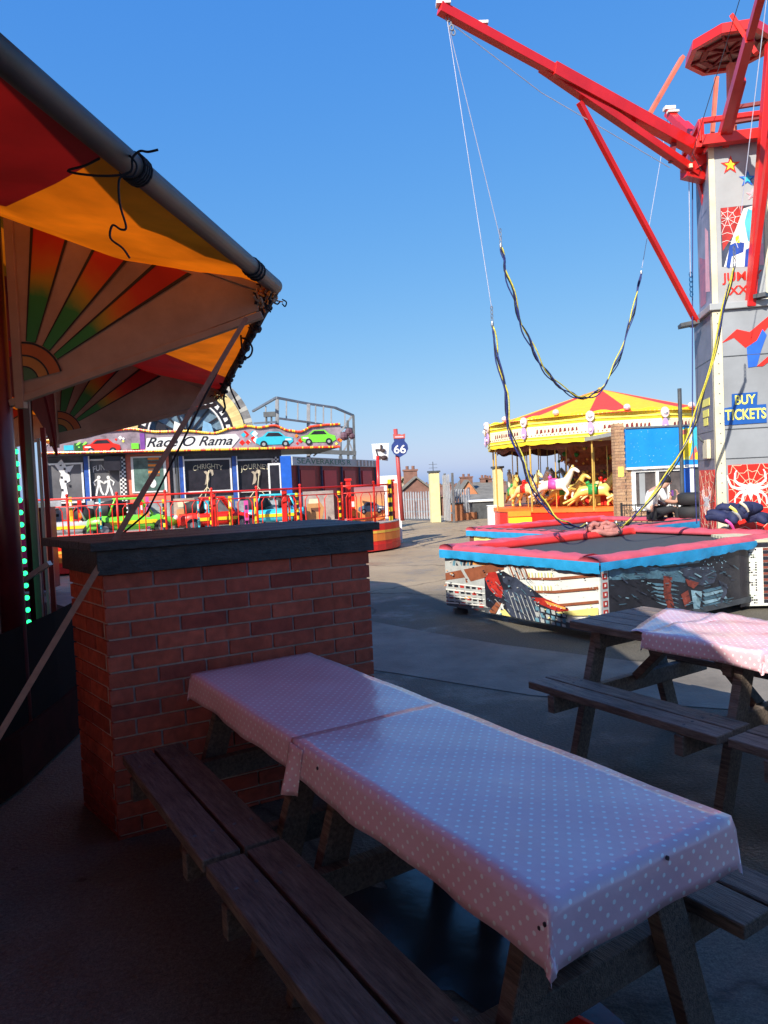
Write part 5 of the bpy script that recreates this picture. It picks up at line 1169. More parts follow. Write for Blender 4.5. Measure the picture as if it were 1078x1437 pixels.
# black wheelie drum/tyre stack by the tower
tb = at(973, 720, 12.6); tb.z = 0
r = thing('tyre_stack', 'stack of black tyres leaning between the kiosk door and the tower', 'tyres', tb)
for k in range(5): mb = MB(); mb.lathe(tb+V((0, 0, .02+k*.235)), [(.13, .04), (.13, .18), (.19, .225), (.25, .20), (.27, .11), (.25, .02), (.19, 0), (.13, .04)], 20); mb.build('tyre', tyre_m, r, smooth=True)
# ================================================================== dodgem-style car ride
FX = V((.962, .272, 0)).normalized()
R0_ = at(62, 640, 18.4); R0_.z = 0; FW = Fr(R0_, FX)        # back wall plane (fascia front face)
rr_ = thing('car_ride', 'long car ride with a Race O Rama fascia, giant tyre arch and red railings', 'fairground ride', R0_)
FWb = Fr(R0_ - FW.n*.5, FX)
uR_, _z = FW.uv(478, 628); zfb = FW.uv(260, 633)[1]; zft = FW.uv(260, 599)[1]
# platform with rounded right end
pe = gz(522, 777, 0); pc = V((pe.x, pe.y, 0)); FP = Fr(pc, FX)   # front edge frame, origin near the right end
pts = [(-9.5, 0), (-.6, 0)] + [(-.6+1.75*math.sin(t), 1.75*(1-math.cos(t))) for t in [i*math.radians(90)/10 for i in range(1, 11)]]
pts += [(1.15, 3.2), (-9.5, 3.2)]
def PP_(u, d, z): return FP.o + FP.ex*u - FP.n*d + V((0, 0, z))
def extr(poly, z0, z1_, nm, m, parent, grow=0):
    mb = MB(); n = len(poly); A = [PP_(u, d, z0) for u, d in poly]; B = [PP_(u, d, z1_) for u, d in poly]
    mb.add(A+B, [tuple(range(n)), tuple(range(n, 2*n))[::-1]] + [(i, n+i, n+(i+1) % n, (i+1) % n) for i in range(n)]); return mb.build(nm, m, parent)
pl2 = extr(pts, .04, .66, 'platform', bred, rr_)
extr(pts, .665, .69, 'deck', mat('pale_deck', (.45, .43, .40), .6, dirt=.4), rr_)
mb = MB()
for (za_, zb_, m_, g_) in ((.40, .46, 0, .006), (.22, .385, 1, .004), (.0, .14, 2, .012)):
    for i in range(1, 12):
        a, b = pts[i-1] if i > 0 else pts[0], pts[i]; A, B = PP_(*a, 0), PP_(*b, 0); F = Fr(A, B-A); mb.fbox(F, 0, (B-A).length, za_+.045, zb_+.045, .001, g_, m_)
mb.build('painted_band', [mat('band_yellow', (.85, .50, .06), .4), mat('band_orange', (.80, .22, .03), .4), mat('band_red', (.6, .02, .015), .4)], pl2)
# red railings with hoops along the front, yellow-black striped posts
def rail_run(P0, P1_, n, striped=()):
    A, B = V(P0), V(P1_); L = (B-A).length; F = Fr(A, B-A)
    mb = MB(); mb.tube([F.P(0, .88), F.P(L, .88)], .022, 8); mb.tube([F.P(0, .72), F.P(L, .72)], .014, 6); mb.tube([F.P(0, .12), F.P(L, .12)], .014, 6); mb.build('top_rail', bred, rr_, smooth=True)
    for i in range(n+1):
        u = L*i/n; mb = MB(); mb.tube([F.P(u, 0), F.P(u, .92)], .024, 8); mb.ball(F.P(u, .95), .035, 0, 6); mb.build('rail_post', bred, rr_, smooth=True)
        if i < n:
            mb = MB()
            for k in range(2):
                c = u+L/n*(.27+.46*k); w_ = L/n*.16
                mb.tube([F.P(c-w_, .12), F.P(c-w_, .62), F.P(c-w_*.6, .72), F.P(c+w_*.6, .72), F.P(c+w_, .62), F.P(c+w_, .12)], .011, 6)
            mb.build('rail_hoop', bred, rr_)
rail_run(PP_(-9.3, .12, .69), PP_(-.6, .12, .69), 9)
arcp = [(-.6+1.62*math.sin(t), .12+1.62*(1-math.cos(t))) for t in (0, .52, 1.05, 1.5)]
for i in range(3): rail_run(PP_(*arcp[i], .69), PP_(*arcp[i+1], .69), 1)
def striped(u, d, h=.75, r=.04):
    mb = MB(); n = 9; p = PP_(u, d, .69)
    for i in range(n): mb.tube([p+V((0, 0, h*i/n)), p+V((0, 0, h*(i+1)/n))], r, 10, i % 2)
    mb.build('striped_post', [yellow, nearblack], rr_)
def on_plat(x, z=.69, Y=None):    # distance along the front for a photo column
    u, v = FP.uv(x, 700); return u
for x in (229, 297, 421, 482): striped(on_plat(x), .45, .78, .04)
striped(on_plat(563)-.0, .9, 1.0, .05)
# tall red double posts
for x, h in ((494, 1.0), (578, .95), (300, .85), (402, .85)):
    u = on_plat(x); d = .3 if x < 540 else 1.6
    mb = MB(); mb.beam(PP_(u, d, .69), PP_(u, d, .69+h), .11, .09); mb.box(PP_(u, d, .72+h), (.16, .14, .05)); mb.build('gate_post', red, rr_, bevel=.005)
# picture boards behind the rails
def board(x0, x1, y0, y1, d, cols, nm='picture_board'):
    F = Fr(PP_(0, d, 0), FX); a = F.uv(x0, y0); b = F.uv(x1, y1); mb = MB(); mb.fbox(F, a[0], b[0], b[1], a[1], -.03, 0); return F, a, b, mb.build(nm, cols, rr_)
sunset_m = simple('sunset_board', lambda nt, N, L, b: (lambda tc, sx, r: (L.new(tc.outputs['Generated'], sx.inputs[0]), L.new(sx.outputs['Z'], r.inputs[0]), [setattr(e_, 'color', c_) for e_, c_ in zip(r.color_ramp.elements, ((.75, .16, .03, 1), (.35, .16, .20, 1)))], setattr(r.color_ramp.elements.new(.45), 'color', (.80, .38, .12, 1)), L.new(r.outputs[0], b.inputs['Base Color'])))(N.new('ShaderNodeTexCoord'), N.new('ShaderNodeSeparateXYZ'), N.new('ShaderNodeValToRGB')))
def car_pic(F, c, s, m_body, m_dark, parent, w=.004, flip=1):
    mb = MB(); f = lambda L: [(c[0]+flip*x*s, c[1]+y*s) for x, y in (L if flip > 0 else L[::-1])]
    mb.plate(F, f([(-1, -.18), (-.8, -.3), (.8, -.3), (1, -.15), (.98, .05), (.6, .12), (.3, .38), (-.35, .40), (-.62, .15), (-.95, .05)]), w, w+.012, 0)
    mb.plate(F, f([(-.48, .14), (.48, .14), (.24, .33), (-.30, .34)]), w+.013, w+.016, 1)
    mb.plate(F, f([(.55, -.10), (.92, -.08), (.90, .0), (.6, 0)]), w+.013, w+.016, 3)
    for x in (-.58, .58):
        mb.plate(F, [(c[0]+flip*x*s+.19*s*math.cos(t), c[1]-.27*s+.19*s*math.sin(t)) for t in [i*math.pi/7 for i in range(14)]], w+.013, w+.022, 1); mb.plate(F, [(c[0]+flip*x*s+.09*s*math.cos(t), c[1]-.27*s+.09*s*math.sin(t)) for t in [i*math.pi/5 for i in range(10)]], w+.0225, w+.026, 2)
    mb.build('painted_car', [m_body, m_dark, lgrey, white], parent)
sg_m = mat('slate_blue_paint', (.10, .16, .23), .4, var=.2)
F, a, b, bd = board(497, 541, 684, 730, .9, sunset_m); car_pic(F, F.uv(521, 712), .33, sg_m, nearblack, bd)
F, a, b, bd = board(425, 470, 690, 735, .9, mat('tan_desert_picture', (.36, .30, .27), .5, var=.4, scale=4))
art(F, [(0, px(F, [(431, 707), (448, 703), (455, 712), (452, 730), (430, 730)])), (1, px(F, [(436, 713), (450, 712), (449, 718), (437, 718)])), (2, px(F, [(434, 700), (446, 700), (447, 706), (433, 707)]))], [(a[0], b[1]), (b[0], b[1]), (b[0], a[1]), (a[0], a[1])], bd, [mat('rust_tan', (.50, .26, .10)), brown, cream], w=.004)
F, a, b, bd = board(243, 275, 700, 740, 1.1, mat('tan_desert_picture2', (.42, .33, .26), .5, var=.4, scale=4))
art(F, [(0, px(F, [(248, 715), (268, 712), (270, 735), (247, 736)])), (1, px(F, [(249, 705), (265, 702), (268, 710), (250, 712)])), (2, px(F, [(251, 722), (266, 720), (265, 728), (252, 729)]))], [(a[0], b[1]), (b[0], b[1]), (b[0], a[1]), (a[0], a[1])], bd, [mat('rust_tan', (.50, .26, .10)), cream, brown], w=.004)
for x0, x1 in ((66, 88), (122, 134), (208, 240), (330, 360), (366, 392)):
    F, a, b, bd = board(x0, x1, 703, 742, 1.3, mat('grey_picture', (.33, .34, .36), .5, var=.45, scale=5))
    art(F, [(k % 3, [(a[0]+(b[0]-a[0])*.2, b[1]+(a[1]-b[1])*(.15+.25*k)), (a[0]+(b[0]-a[0])*.8, b[1]+(a[1]-b[1])*(.18+.25*k)), (a[0]+(b[0]-a[0])*.78, b[1]+(a[1]-b[1])*(.28+.25*k)), (a[0]+(b[0]-a[0])*.22, b[1]+(a[1]-b[1])*(.26+.25*k))]) for k in range(3)], [(a[0], b[1]), (b[0], b[1]), (b[0], a[1]), (a[0], a[1])], bd, [white, black, lgrey], w=.004)
for x in (162, 170, 282, 350, 352): 
    F, a, b, bd = board(x-9, x+9, 704, 742, 1.5, bred, 'red_panel')
rdq = random.Random(17)
for x0 in (96, 108, 138, 196, 204, 276, 286, 320, 342, 356, 404, 412, 474, 486, 492):
    w_ = rdq.uniform(5, 9); F, a, b, bd = board(x0, x0+w_, 704-rdq.uniform(0, 8), 742, rdq.uniform(.5, 1.0), rdq.choice((bred, orange, yellow, red, magenta, white, cyan)), 'painted_panel')
    h_ = a[1]-b[1]; mb = MB()
    for k in range(3): mb.fbox(F, a[0]+(b[0]-a[0])*.2, a[0]+(b[0]-a[0])*.8, b[1]+h_*(.12+.28*k), b[1]+h_*(.28+.28*k), .001, .006, k)
    mb.fbox(F, a[0]+(b[0]-a[0])*.47, a[0]+(b[0]-a[0])*.53, b[1]+h_*.1, b[1]+h_*.86, .0005, .0045, 1)
    mb.build('painted_block', [rdq.choice((yellow, white, black)), rdq.choice((bred, orange)), rdq.choice((white, navy))], bd)
# ---- ride cars standing on the deck
def ride_car(label, x, d, mbody, rz, s=1.0):
    u = on_plat(x); loc = PP_(u, d, .695); r = lthing('ride_car', label, 'ride car', loc, rz, 'small cars on the car ride')
    # lofted body
    secs = [(-.95, .10, .34, .50), (-.90, .16, .42, .66), (-.55, .14, .50, .76), (-.30, .12, .46, .80), (.30, .12, .46, .80), (.55, .12, .46, .78), (.85, .15, .36, .70), (.98, .20, .28, .48)]
    vs = []; n = 10
    for xx, z0_, z1_, w_ in secs:
        for i in range(n):
            t = 2*math.pi*i/n+math.pi/n; c_, s_ = math.cos(t), math.sin(t); y = w_/2*math.copysign(abs(c_)**.45, c_); z = (z0_+z1_)/2+(z1_-z0_)/2*math.copysign(abs(s_)**.5, s_); vs.append((xx*s, y*s, z*s))
    fs = [(i*n+j, i*n+(j+1) % n, (i+1)*n+(j+1) % n, (i+1)*n+j) for i in range(len(secs)-1) for j in range(n)] + [tuple(range(n))[::-1], tuple(range((len(secs)-1)*n, len(secs)*n))]
    mb = MB(); mb.add([(x_, y_, z_) for x_, y_, z_ in vs], fs); bd = mb.build('body', mbody, r, smooth=True)
    mb = MB(); mb.tube([(-.42*s, 0, .46*s), (-.5*s, 0, .78*s)], [.36*s, .30*s], 12); mb.build('seat', black, bd, smooth=True)
    mb = MB(); 
    for y in (-.34, .34): mb.tube([(-.5*s, y*s, .46*s), (-.35*s, y*.92*s, .82*s), (.18*s, y*.92*s, .82*s), (.42*s, y*s, .46*s)], .028*s, 6)
    mb.tube([(-.35*s, -.31*s, .82*s), (-.35*s, .31*s, .82*s)], .028*s, 6); mb.tube([(.18*s, -.31*s, .82*s), (.18*s, .31*s, .82*s)], .028*s, 6); mb.build('roll_frame', mbody, r, smooth=True)
    mb = MB(); mb.add([(.20*s, -.29*s, .80*s), (.20*s, .29*s, .80*s), (.42*s, .33*s, .47*s), (.42*s, -.33*s, .47*s)], [(0, 1, 2, 3)]); mb.build('windscreen', glass, r)
    for xx in (-.6, .6):
        for y in (-.4, .4): mb = MB(); mb.tube([(xx*s, (y-.05)*s, .17*s), (xx*s, (y+.05)*s, .17*s)], .17*s, 16); wl = mb.build('wheel', tyre_m, r, smooth=False); mb = MB(); mb.tube([(xx*s, (y-.056)*s, .17*s), (xx*s, (y+.056)*s, .17*s)], .09*s, 12); mb.build('rim', steel, wl)
    for y in (-.24, .24): mb = MB(); mb.ball((.93*s, y*s, .34*s), .055*s, 0, 8); mb.build('headlight', toy_w, r)
    mb = MB(); mb.box((.98*s, 0, .17*s), (.06*s, .62*s, .08*s)); mb.build('bumper', lgrey, r)
    mb = MB(); mb.box((0, -.405*s, .30*s), (1.0*s, .01, .08*s)); mb.box((0, .405*s, .30*s), (1.0*s, .01, .08*s)); mb.build('side_stripe', yellow if mbody is not yellow else red, bd)
    return r
az = math.atan2(FX.y, FX.x)
ride_car('lime green ride car with a green framed window, left of the strap', 178, 1.15, lime, az+.15, 1.0)
ride_car('red ride car with a yellow stripe behind the middle railings', 305, 1.2, bred, az+.1, .92)
ride_car('cyan ride car right of the red one behind the railings', 395, 1.3, cyan, az-.1, .92)
ride_car('grey and white ride car at the left end of the railings', 78, 1.2, mat('toy_grey', (.45, .46, .48), .35, coat=.3), az+math.pi, .85)
ride_car('turquoise ride car turned end-on beside the tan picture board', 432, 2.3, cyan, az-.9, .9)
# ---- back wall: panels, posts, window
def wpanel(x0, x1, y0, y1, m, nm, w0=-.45, w1=-.42, parent=None, F=FW):
    a = F.uv(x0, y0, (w0+w1)/2); b = F.uv(x1, y1, (w0+w1)/2); mb = MB(); mb.fbox(F, a[0], b[0], min(b[1], a[1]), max(a[1], b[1]), w0, w1); return a, b, mb.build(nm, m, parent or rr_)
uw = FW.uv(395, 640, -.5)[0]
mb = MB(); mb.fbox(FW, -.15, uw, .7, zfb, -.60, -.52); mb.build('back_wall', mat('back_wall_grey', (.12, .12, .13), .6, var=.3), rr_)
mb = MB(); mb.fbox(FW, -.15, uw, .7, 1.02, -.515, -.47); mb.build('red_dado', bred, rr_)
def frame_panel(x0, x1, y0, y1, inner=nearblack, fr=white):
    a, b, o = wpanel(x0, x1, y0, y1, inner, 'black_panel', -.5, -.44)
    mb = MB(); t = .045; mb.fbox(FW, a[0]-t, b[0]+t, a[1], a[1]+t, -.44, -.41); mb.fbox(FW, a[0]-t, b[0]+t, b[1]-t, b[1], -.44, -.41); mb.fbox(FW, a[0]-t, a[0], b[1], a[1], -.44, -.41); mb.fbox(FW, b[0], b[0]+t, b[1], a[1], -.44, -.41); mb.build('panel_frame', fr, o)
    return a, b, o
a, b, p_funk = frame_panel(124, 170, 647, 703, mat('grey_panel_dark', (.11, .11, .12), .5, var=.4, scale=1.5))
u, v = FW.uv(142, 658, -.43); text_mesh('lettering', 'FUNK', FW, u, v-.03, .22, white, p_funk, w=-.435, width=.42, arc=.06)
def figure(F, u, v, s, parent, m, flip=1, w=-.435, pose=0):
    P0 = [[(-.05, .25), (.05, .25), (.06, .0), (-.06, .0)], [(.0, .02), (.07, .0), (.12, -.25), (.2, -.42), (.13, -.44), (.03, -.26)], [(-.06, .02), (.01, 0), (-.05, -.24), (-.10, -.45), (-.17, -.45), (-.13, -.22)], [(.04, .24), (.2, .12), (.26, .2), (.29, .17), (.2, .05), (.03, .15)], [(-.04, .24), (-.18, .14), (-.14, .0), (-.18, -.02), (-.24, .14), (-.05, .3)]]
    mb = MB()
    for q in P0: mb.plate(F, [(u+flip*x*s, v+y*s) for x, y in (q if flip > 0 else q[::-1])], w, w+.008)
    mb.plate(F, [(u+flip*.01*s+.07*s*math.cos(t), v+.34*s+.075*s*math.sin(t)) for t in [i*math.pi/6 for i in range(12)]], w, w+.008); mb.build('painted_figure', m, parent)
for x, fl in ((139, 1), (153, -1)): u, v = FW.uv(x, 681, -.43); figure(FW, u, v, .62, p_funk, white, fl)
a, b, p_l = frame_panel(67, 117, 653, 703, mat('grey_panel_dark', (.11, .11, .12)))
mb = MB(); u, v = FW.uv(90, 655, -.43)
rdk = [(-.2, .05), (-.05, .22), (.05, .0), (.22, .04), (.1, -.2), (.12, -.42), (.02, -.5), (.05, -.8), (-.02, -1.0), (-.12, -1.0), (-.08, -.7), (-.12, -.4), (-.08, -.2)]
mb.plate(FW, [(u+x*1.1, v+y*.9) for x, y in rdk][::-1], -.435, -.425, 0)
for k in range(7): mb.box(FW.P(u-.08+.09*(k % 3), v+.05-.11*k, -.42), (.05, .01, .06), 1)
mb.build('hanging_figure', [white, nearblack], p_l)
for nm, x0, x1, tx in (('c', 259, 324, 'CHRIGHTY'), ('j', 333, 383, 'JOURNEY')):
    a, b, pn = frame_panel(x0, x1, 647, 687)
    u, v = FW.uv((x0+x1)/2, 655, -.43); text_mesh('lettering', tx, FW, u, v-.05, .20, cream, pn, w=-.435, width=.80, arc=.06)
    mb = MB(); u, v = FW.uv((x0+x1)/2+1, 668, -.43); s = .55
    q = [(-.22, .22), (-.12, .26), (-.02, .2), (.1, .34), (.24, .30), (.26, .08), (.17, -.02), (.16, .12), (.06, .16), (.0, .08), (.04, -.16), (-.04, -.36), (-.2, -.44), (-.16, -.3), (-.12, -.1), (-.1, .08)]
    mb.plate(FW, [(u+x*s, v+y*s) for x, y in q][::-1], -.435, -.427); mb.build('painted_emblem', mat('stone_paint', (.42, .36, .28), .6), pn)
def wpost(x, w_, m, y0=640, y1=742, nm='wall_post', wd=-.36):
    a = FW.uv(x, y0, wd); mb = MB(); mb.fbox(FW, a[0]-w_/2, a[0]+w_/2, .69, a[1], wd-.06, wd); return a, mb.build(nm, m, rr_)
for x in (120.5, 254, 328.5): wpost(x, .13, mat('blue_post', (.03, .09, .36), .4, var=.3)); 
for x in (124, 332, 257): wpost(x, .03, white, nm='post_edge', wd=-.34)
wpost(63, .08, white); 
def chk(x):
    a = FW.uv(x, 641, -.34); mb = MB(); n = 36; h = (a[1]-.69)/n
    for i in range(n):
        for j in range(3): mb.fbox(FW, a[0]-.075+j*.05, a[0]-.025+j*.05, .69+i*h, .69+(i+1)*h, -.37, -.34, (i+j) % 2)
    mb.build('checkered_post', [white, nearblack], rr_)
chk(171); chk(387)
for x, m in ((243, steel), (247, dsteel), (251, steel)): wpost(x, .05, m, nm='pipe')
a, b, wf = wpanel(176, 240, 638, 703, salmon, 'orange_window_surround', -.5, -.40)
a, b, wn = wpanel(183, 235, 641, 690, white, 'window', -.40, -.375)
a, b, wg = wpanel(186.5, 231, 643, 688, mat('window_green_glass', (.10, .17, .15), .15, var=.4), 'pane', -.374, -.37, wn)
mb = MB(); u, v = FW.uv(216, 655, -.37)
for k in range(6): mb.fbox(FW, u-.15, u+.14, v-.26+k*.09, v-.20+k*.09, -.368, -.362, 0 if k % 2 else 1)
mb.plate(FW, [(u-.05+.09*math.cos(t), v-.45+.12*math.sin(t)) for t in [i*math.pi/6 for i in range(12)]], -.368, -.36, 2); mb.build('window_sticker', [orange, brown, white], wn)
# thin white tripod brackets in front of the panels
for x in (291, 362):
    mb = MB(); o_ = FW.P(*FW.uv(x, 683, -.38), -.38)
    for x2, y2 in ((x-14, 702), (x-4, 704), (x+16, 702), (x+2, 660)): mb.tube([o_, FW.P(*FW.uv(x2, y2, -.38), -.38)], .012, 5)
    mb.build('bracket', cream, rr_)
# ---- fascia boards with wavy top, bulbs and lettering
n = 90; top = []; bot = []
def wave(x):   # photo column -> top edge of the fascia (photo row)
    ks = [(60, 618), (110, 612), (150, 604), (183, 602), (220, 606), (262, 605), (300, 608), (325, 601), (350, 598), (362, 600), (385, 597), (405, 604), (420, 606), (440, 598), (460, 596), (480, 595)]
    for i in range(len(ks)-1):
        if ks[i][0] <= x <= ks[i+1][0]:
            t = (x-ks[i][0])/(ks[i+1][0]-ks[i][0]); t = t*t*(3-2*t); return ks[i][1]*(1-t)+ks[i+1][1]*t
    return ks[-1][1]
xs = [60+i*(478-60)/n for i in range(n+1)]
for x in xs: top.append(FW.uv(x, wave(x))); bot.append(FW.uv(x, 636 - (x-60)*(9/418.)))
mb = MB()
for i in range(n): mb.plate(FW, [bot[i], bot[i+1], top[i+1], top[i]], -.06, 0)
fas = mb.build('fascia', mat('fascia_mauve_picture', (.30, .24, .28), .45, var=.55, scale=2.5), rr_)
mb = MB(); rd = random.Random(6)
for line, off in ((top, .0), (bot, .0)):
    for i in range(n):
        for h in (0, .5):
            p = (line[i][0]+(line[i+1][0]-line[i][0])*h, line[i][1]+(line[i+1][1]-line[i][1])*h)
            mid_ = .35 < i/n < .75; yl = rd.random() < (.75 if mid_ else .3); mb.ball(FW.P(p[0], p[1]+off, .035), .036, 1 if yl else 0, 6)
mb.build('light_bulbs', [bulb_r, bulb_y], fas)
mb = MB(); a, b = FW.uv(203, 614), FW.uv(337, 629)
mb.plate(FW, [(a[0], b[1]+.0), (b[0]-.25, b[1]), (b[0], (a[1]+b[1])/2+.1), (b[0]-.1, a[1]+.04), (a[0]+.05, a[1]-.02)], .003, .02); plq = mb.build('title_plate', white, fas)
u, v = FW.uv(268, 620); text_mesh('title_lettering', 'Race O Rama', FW, u-.05, v-.0, .36, nearblack, plq, w=.022, width=2.25, shear=.45, bold=.004)
mb = MB(); a, b = FW.uv(196, 608), FW.uv(204, 632); mb.fbox(FW, a[0], b[0], b[1], a[1], .003, .02); mb.build('side_mark', purple, fas)
F = FW
car_pic(F, FW.uv(385, 616), .52, cyan, nearblack, fas, w=.01); car_pic(F, FW.uv(447, 613), .50, lime, nearblack, fas, w=.01, flip=-1); car_pic(F, FW.uv(143, 626), .46, bred, nearblack, fas, w=.01, flip=-1)
PO = []
for k in range(14):
    x, y = 346+rd.uniform(-8, 14), 616+rd.uniform(-9, 8); s = rd.uniform(2, 5); PO.append((rd.choice((0, 0, 1, 2)), px(FW, [(x, y-s), (x+s, y), (x, y+s), (x-s, y)])))
for k in range(20):
    x, y = rd.choice((413, 170, 70, 480))+rd.uniform(-9, 9), 616+rd.uniform(-5, 8); s = rd.uniform(2, 4); PO.append((rd.choice((3, 0, 1, 4)), px(FW, [(x, y-s), (x+s, y), (x, y+s), (x-s, y)])))
mb = MB()
for i, (m, q) in enumerate(PO): mb.add([FW.P(u, v, .004+.0004*i) for u, v in q], [tuple(range(4))], m)
mb.build('painted_confetti', [bred, white, cyan, orange, lemon], fas)
mb = MB(); a, b = FW.uv(104, 622), FW.uv(122, 634); mb.fbox(FW, a[0]-.25, a[0]-.02, b[1]+.05, a[1]-.05, .004, .012, 1); mb.fbox(FW, a[0], b[0], b[1]+.03, a[1], .004, .012, 0); rp = mb.build('number_patch', [mat('dark_green_paint', (.01, .10, .02)), cyan], fas); u, v = FW.uv(117, 626); text_mesh('number', '66', FW, u-.03, v, .26, mat('bright_lime', (.3, .85, .1)), rp, w=.014, width=.30, bold=.01)
mb = MB(); a, b = FW.uv(187, 622), FW.uv(195, 630); mb.fbox(FW, a[0]-.05, b[0], b[1], a[1], .02, .03); mb.build('lime_lamp', lime, fas)
# roof slab and hanging dark box
mb = MB(); mb.fbox(FW, -.15, FW.uv(478, 630)[0], zfb-.02, zfb+.08, -3.5, -.07); mb.build('roof', dsteel, rr_)
a, b, _o = wpanel(146, 170, 641, 660, nearblack, 'speaker_box', -.35, -.15)
# ---- giant tyre arch over the fascia
ac = FW.uv(262, 612, -.15); rad = FW.uv(357, 612, -.15)[0]-ac[0]; FA = Fr(FW.P(ac[0], ac[1], -.15), FX)
ta = None; grey_t = mat('tyre_grey', (.17, .17, .17), .7, var=.5, scale=6); 
def ring(r0, r1, w0, w1, m, nm, a0=0, a1_=180, n=48, parent=None, mis=None):
    mb = MB()
    for i in range(n):
        t0, t1 = math.radians(a0+(a1_-a0)*i/n), math.radians(a0+(a1_-a0)*(i+1)/n)
        mb.plate(FA, [(r0*math.cos(t0), r0*math.sin(t0)), (r1*math.cos(t0), r1*math.sin(t0)), (r1*math.cos(t1), r1*math.sin(t1)), (r0*math.cos(t1), r0*math.sin(t1))], w0, w1, mis(i) if mis else 0)
    return mb.build(nm, m, parent or rr_)
ta = ring(rad*.80, rad, -.25, -.02, [grey_t, mat('tread_pale', (.42, .42, .38), .7)], 'tyre_arch', mis=lambda i: i % 3 == 0)
ring(rad*.70, rad*.86, -.2, .04, [mat('yellow_block', (.72, .60, .26), .6, var=.2), mat('yellow_block2', (.60, .47, .20), .6)], 'block_ring', n=34, parent=ta, mis=lambda i: i % 2)
ring(rad*.56, rad*.70, -.2, 0, nearblack, 'tyre_wall', parent=ta); ring(rad*.54, rad*.56, -.2, .03, white, 'white_line', parent=ta)
mb = MB()
for i in range(16):
    t = math.radians(12+i*10); c_ = (rad*.63*math.cos(t), rad*.63*math.sin(t)); s = .06; mb.plate(FA, [(c_[0]+s*(x*math.sin(t)+y*math.cos(t)), c_[1]+s*(-x*math.cos(t)+y*math.sin(t))) for x, y in ((-1, -.9), (1, -.9), (.5, .9), (-.7, .9))][::1], .002, .012)
mb.build('tyre_lettering', white, ta)
ring(0.02, rad*.54, -.28, -.22, mat('hub_blue_grey', (.12, .20, .28), .5, var=.4), 'hub_disc', parent=ta)
mb = MB()
for i in range(9): t = math.radians(10+i*20); mb.beam(FA.P(.1*math.cos(t), .1*math.sin(t), -.19), FA.P(rad*.54*math.cos(t), rad*.54*math.sin(t), -.19), .03, .05)
mb.build('wheel_spoke', nearblack, ta)
car_pic(FA, (-.02, rad*.50), .42, bred, nearblack, ta, w=.0)
for k, x in enumerate((-.62, -.2, .5)):
    mb = MB(); mb.plate(FA, [(x*rad*.6-.15, .02), (x*rad*.6+.2, .02), (x*rad*.6+.12, .32), (x*rad*.6-.08, .42)], -.12, -.08); mb.build('figure_panel', [nearblack, white, mat('sky_panel', (.2, .4, .6))][k], ta)
for s_ in (-1, 1): mb = MB(); mb.ball(FA.P(s_*rad*.8, .12, -.1), .28, 0, 8, (1, .7, .8)); mb.build('yellow_lamp_cluster', yellow, ta)
# ================================================================== pay stall with dark red boards
S0 = at(411, 700, 19.3); S0.z = 0; S1 = at(530, 690, 25.5); S1.z = 0; FSx = Fr(S0, S1-S0); Ls = (S1-S0).length
st = thing('side_stall', 'dark red stall with a pale sign board, right of the car ride', 'stall', S0)
zc_ = FSx.uv(415, 652)[1]; zs0, zs1 = zc_-.02, FSx.uv(415, 641)[1]
mb = MB(); mb.fbox(FSx, 0, Ls, .1, zc_-.02, -.15, 0); sw = mb.build('wall', dred, st)
mb = MB()
for k in range(4): mb.fbox(FSx, .5+k*1.55, 1.4+k*1.55, 1.3, zc_-.15, .002, .03, k % 2)
for k in range(5): mb.fbox(FSx, .3+k*1.5, .38+k*1.5, .1, zc_-.03, .031, .06, 2)
mb.build('wall_panel', [mat('deep_red_panel', (.34, .012, .02), .5), mat('crimson_panel', (.45, .01, .03), .5), navy], sw)
mb = MB(); mb.fbox(FSx, .0, Ls, zs0, zs1, -.1, .05); sgn = mb.build('sign_board', mat('pale_grey_sign', (.36, .38, .40), .5, var=.3, scale=1.5), st)
mb = MB()
for k in range(11): mb.fbox(FSx, Ls*.70+k*.16, Ls*.70+k*.16+.06, zs0+.02, zs1-.02, .052, .056, k % 2)
mb.build('sign_stripe', [tan, white], sgn)
text_mesh('lettering', 'SEAVERAKERS R', FSx, Ls*.33, (zs0+zs1)/2, .22, mat('green_letter', (.02, .14, .10), .5), sgn, w=.052, width=Ls*.58)
mb = MB(); mb.fbox(Fr(S0, FX), -.28, -.005, .1, zs1+.02, -.1, .02); mb.build('blue_corner', blue, st)
mb = MB(); Fd = Fr(S0-FX*.62, FX); mb.fbox(Fd, 0, .33, .1, zc_+.05, -.05, .0, 0); mb.fbox(Fd, .04, .29, .9, zc_, .001, .006, 1); mb.build('door', [white, nearblack], st)
# ================================================================== grey steel gantry behind the ride
gn = thing('steel_gantry', 'raised grey steel gantry with railings behind the car ride fascia', 'gantry', at(440, 640, 24)*V((1, 1, 0)) if False else V((at(440, 640, 24).x, 24, 0)))
def gp(x, y, Y=24.0): return at(x, y, Y)
def gbeams(nm, segs, w_, m=steel):
    mb = MB()
    for x0, y0, x1, y1, *YY in segs: Y0, Y1 = (YY if YY else (24, 24)); mb.beam(gp(x0, y0, Y0), gp(x1, y1, Y1), w_, w_)
    return mb.build(nm, m, gn)
gbeams('top_rail', [(355, 577, 388, 558, 25, 23), (388, 558, 430, 566, 23, 24), (430, 566, 470, 572, 24, 25), (470, 572, 496, 583, 25, 26)], .07)
gbeams('mid_rail', [(357, 594, 388, 592, 25, 23), (391, 587, 436, 593, 23, 24), (436, 593, 497, 602, 24, 26), (478, 606, 494, 584)], .06)
gbeams('upright', [(x, y0, x, y1) for x, y0, y1 in ((402, 562, 590), (418, 565, 592), (443, 569, 594), (454, 570, 596), (465, 573, 598), (484, 580, 600), (373, 570, 592))], .045)
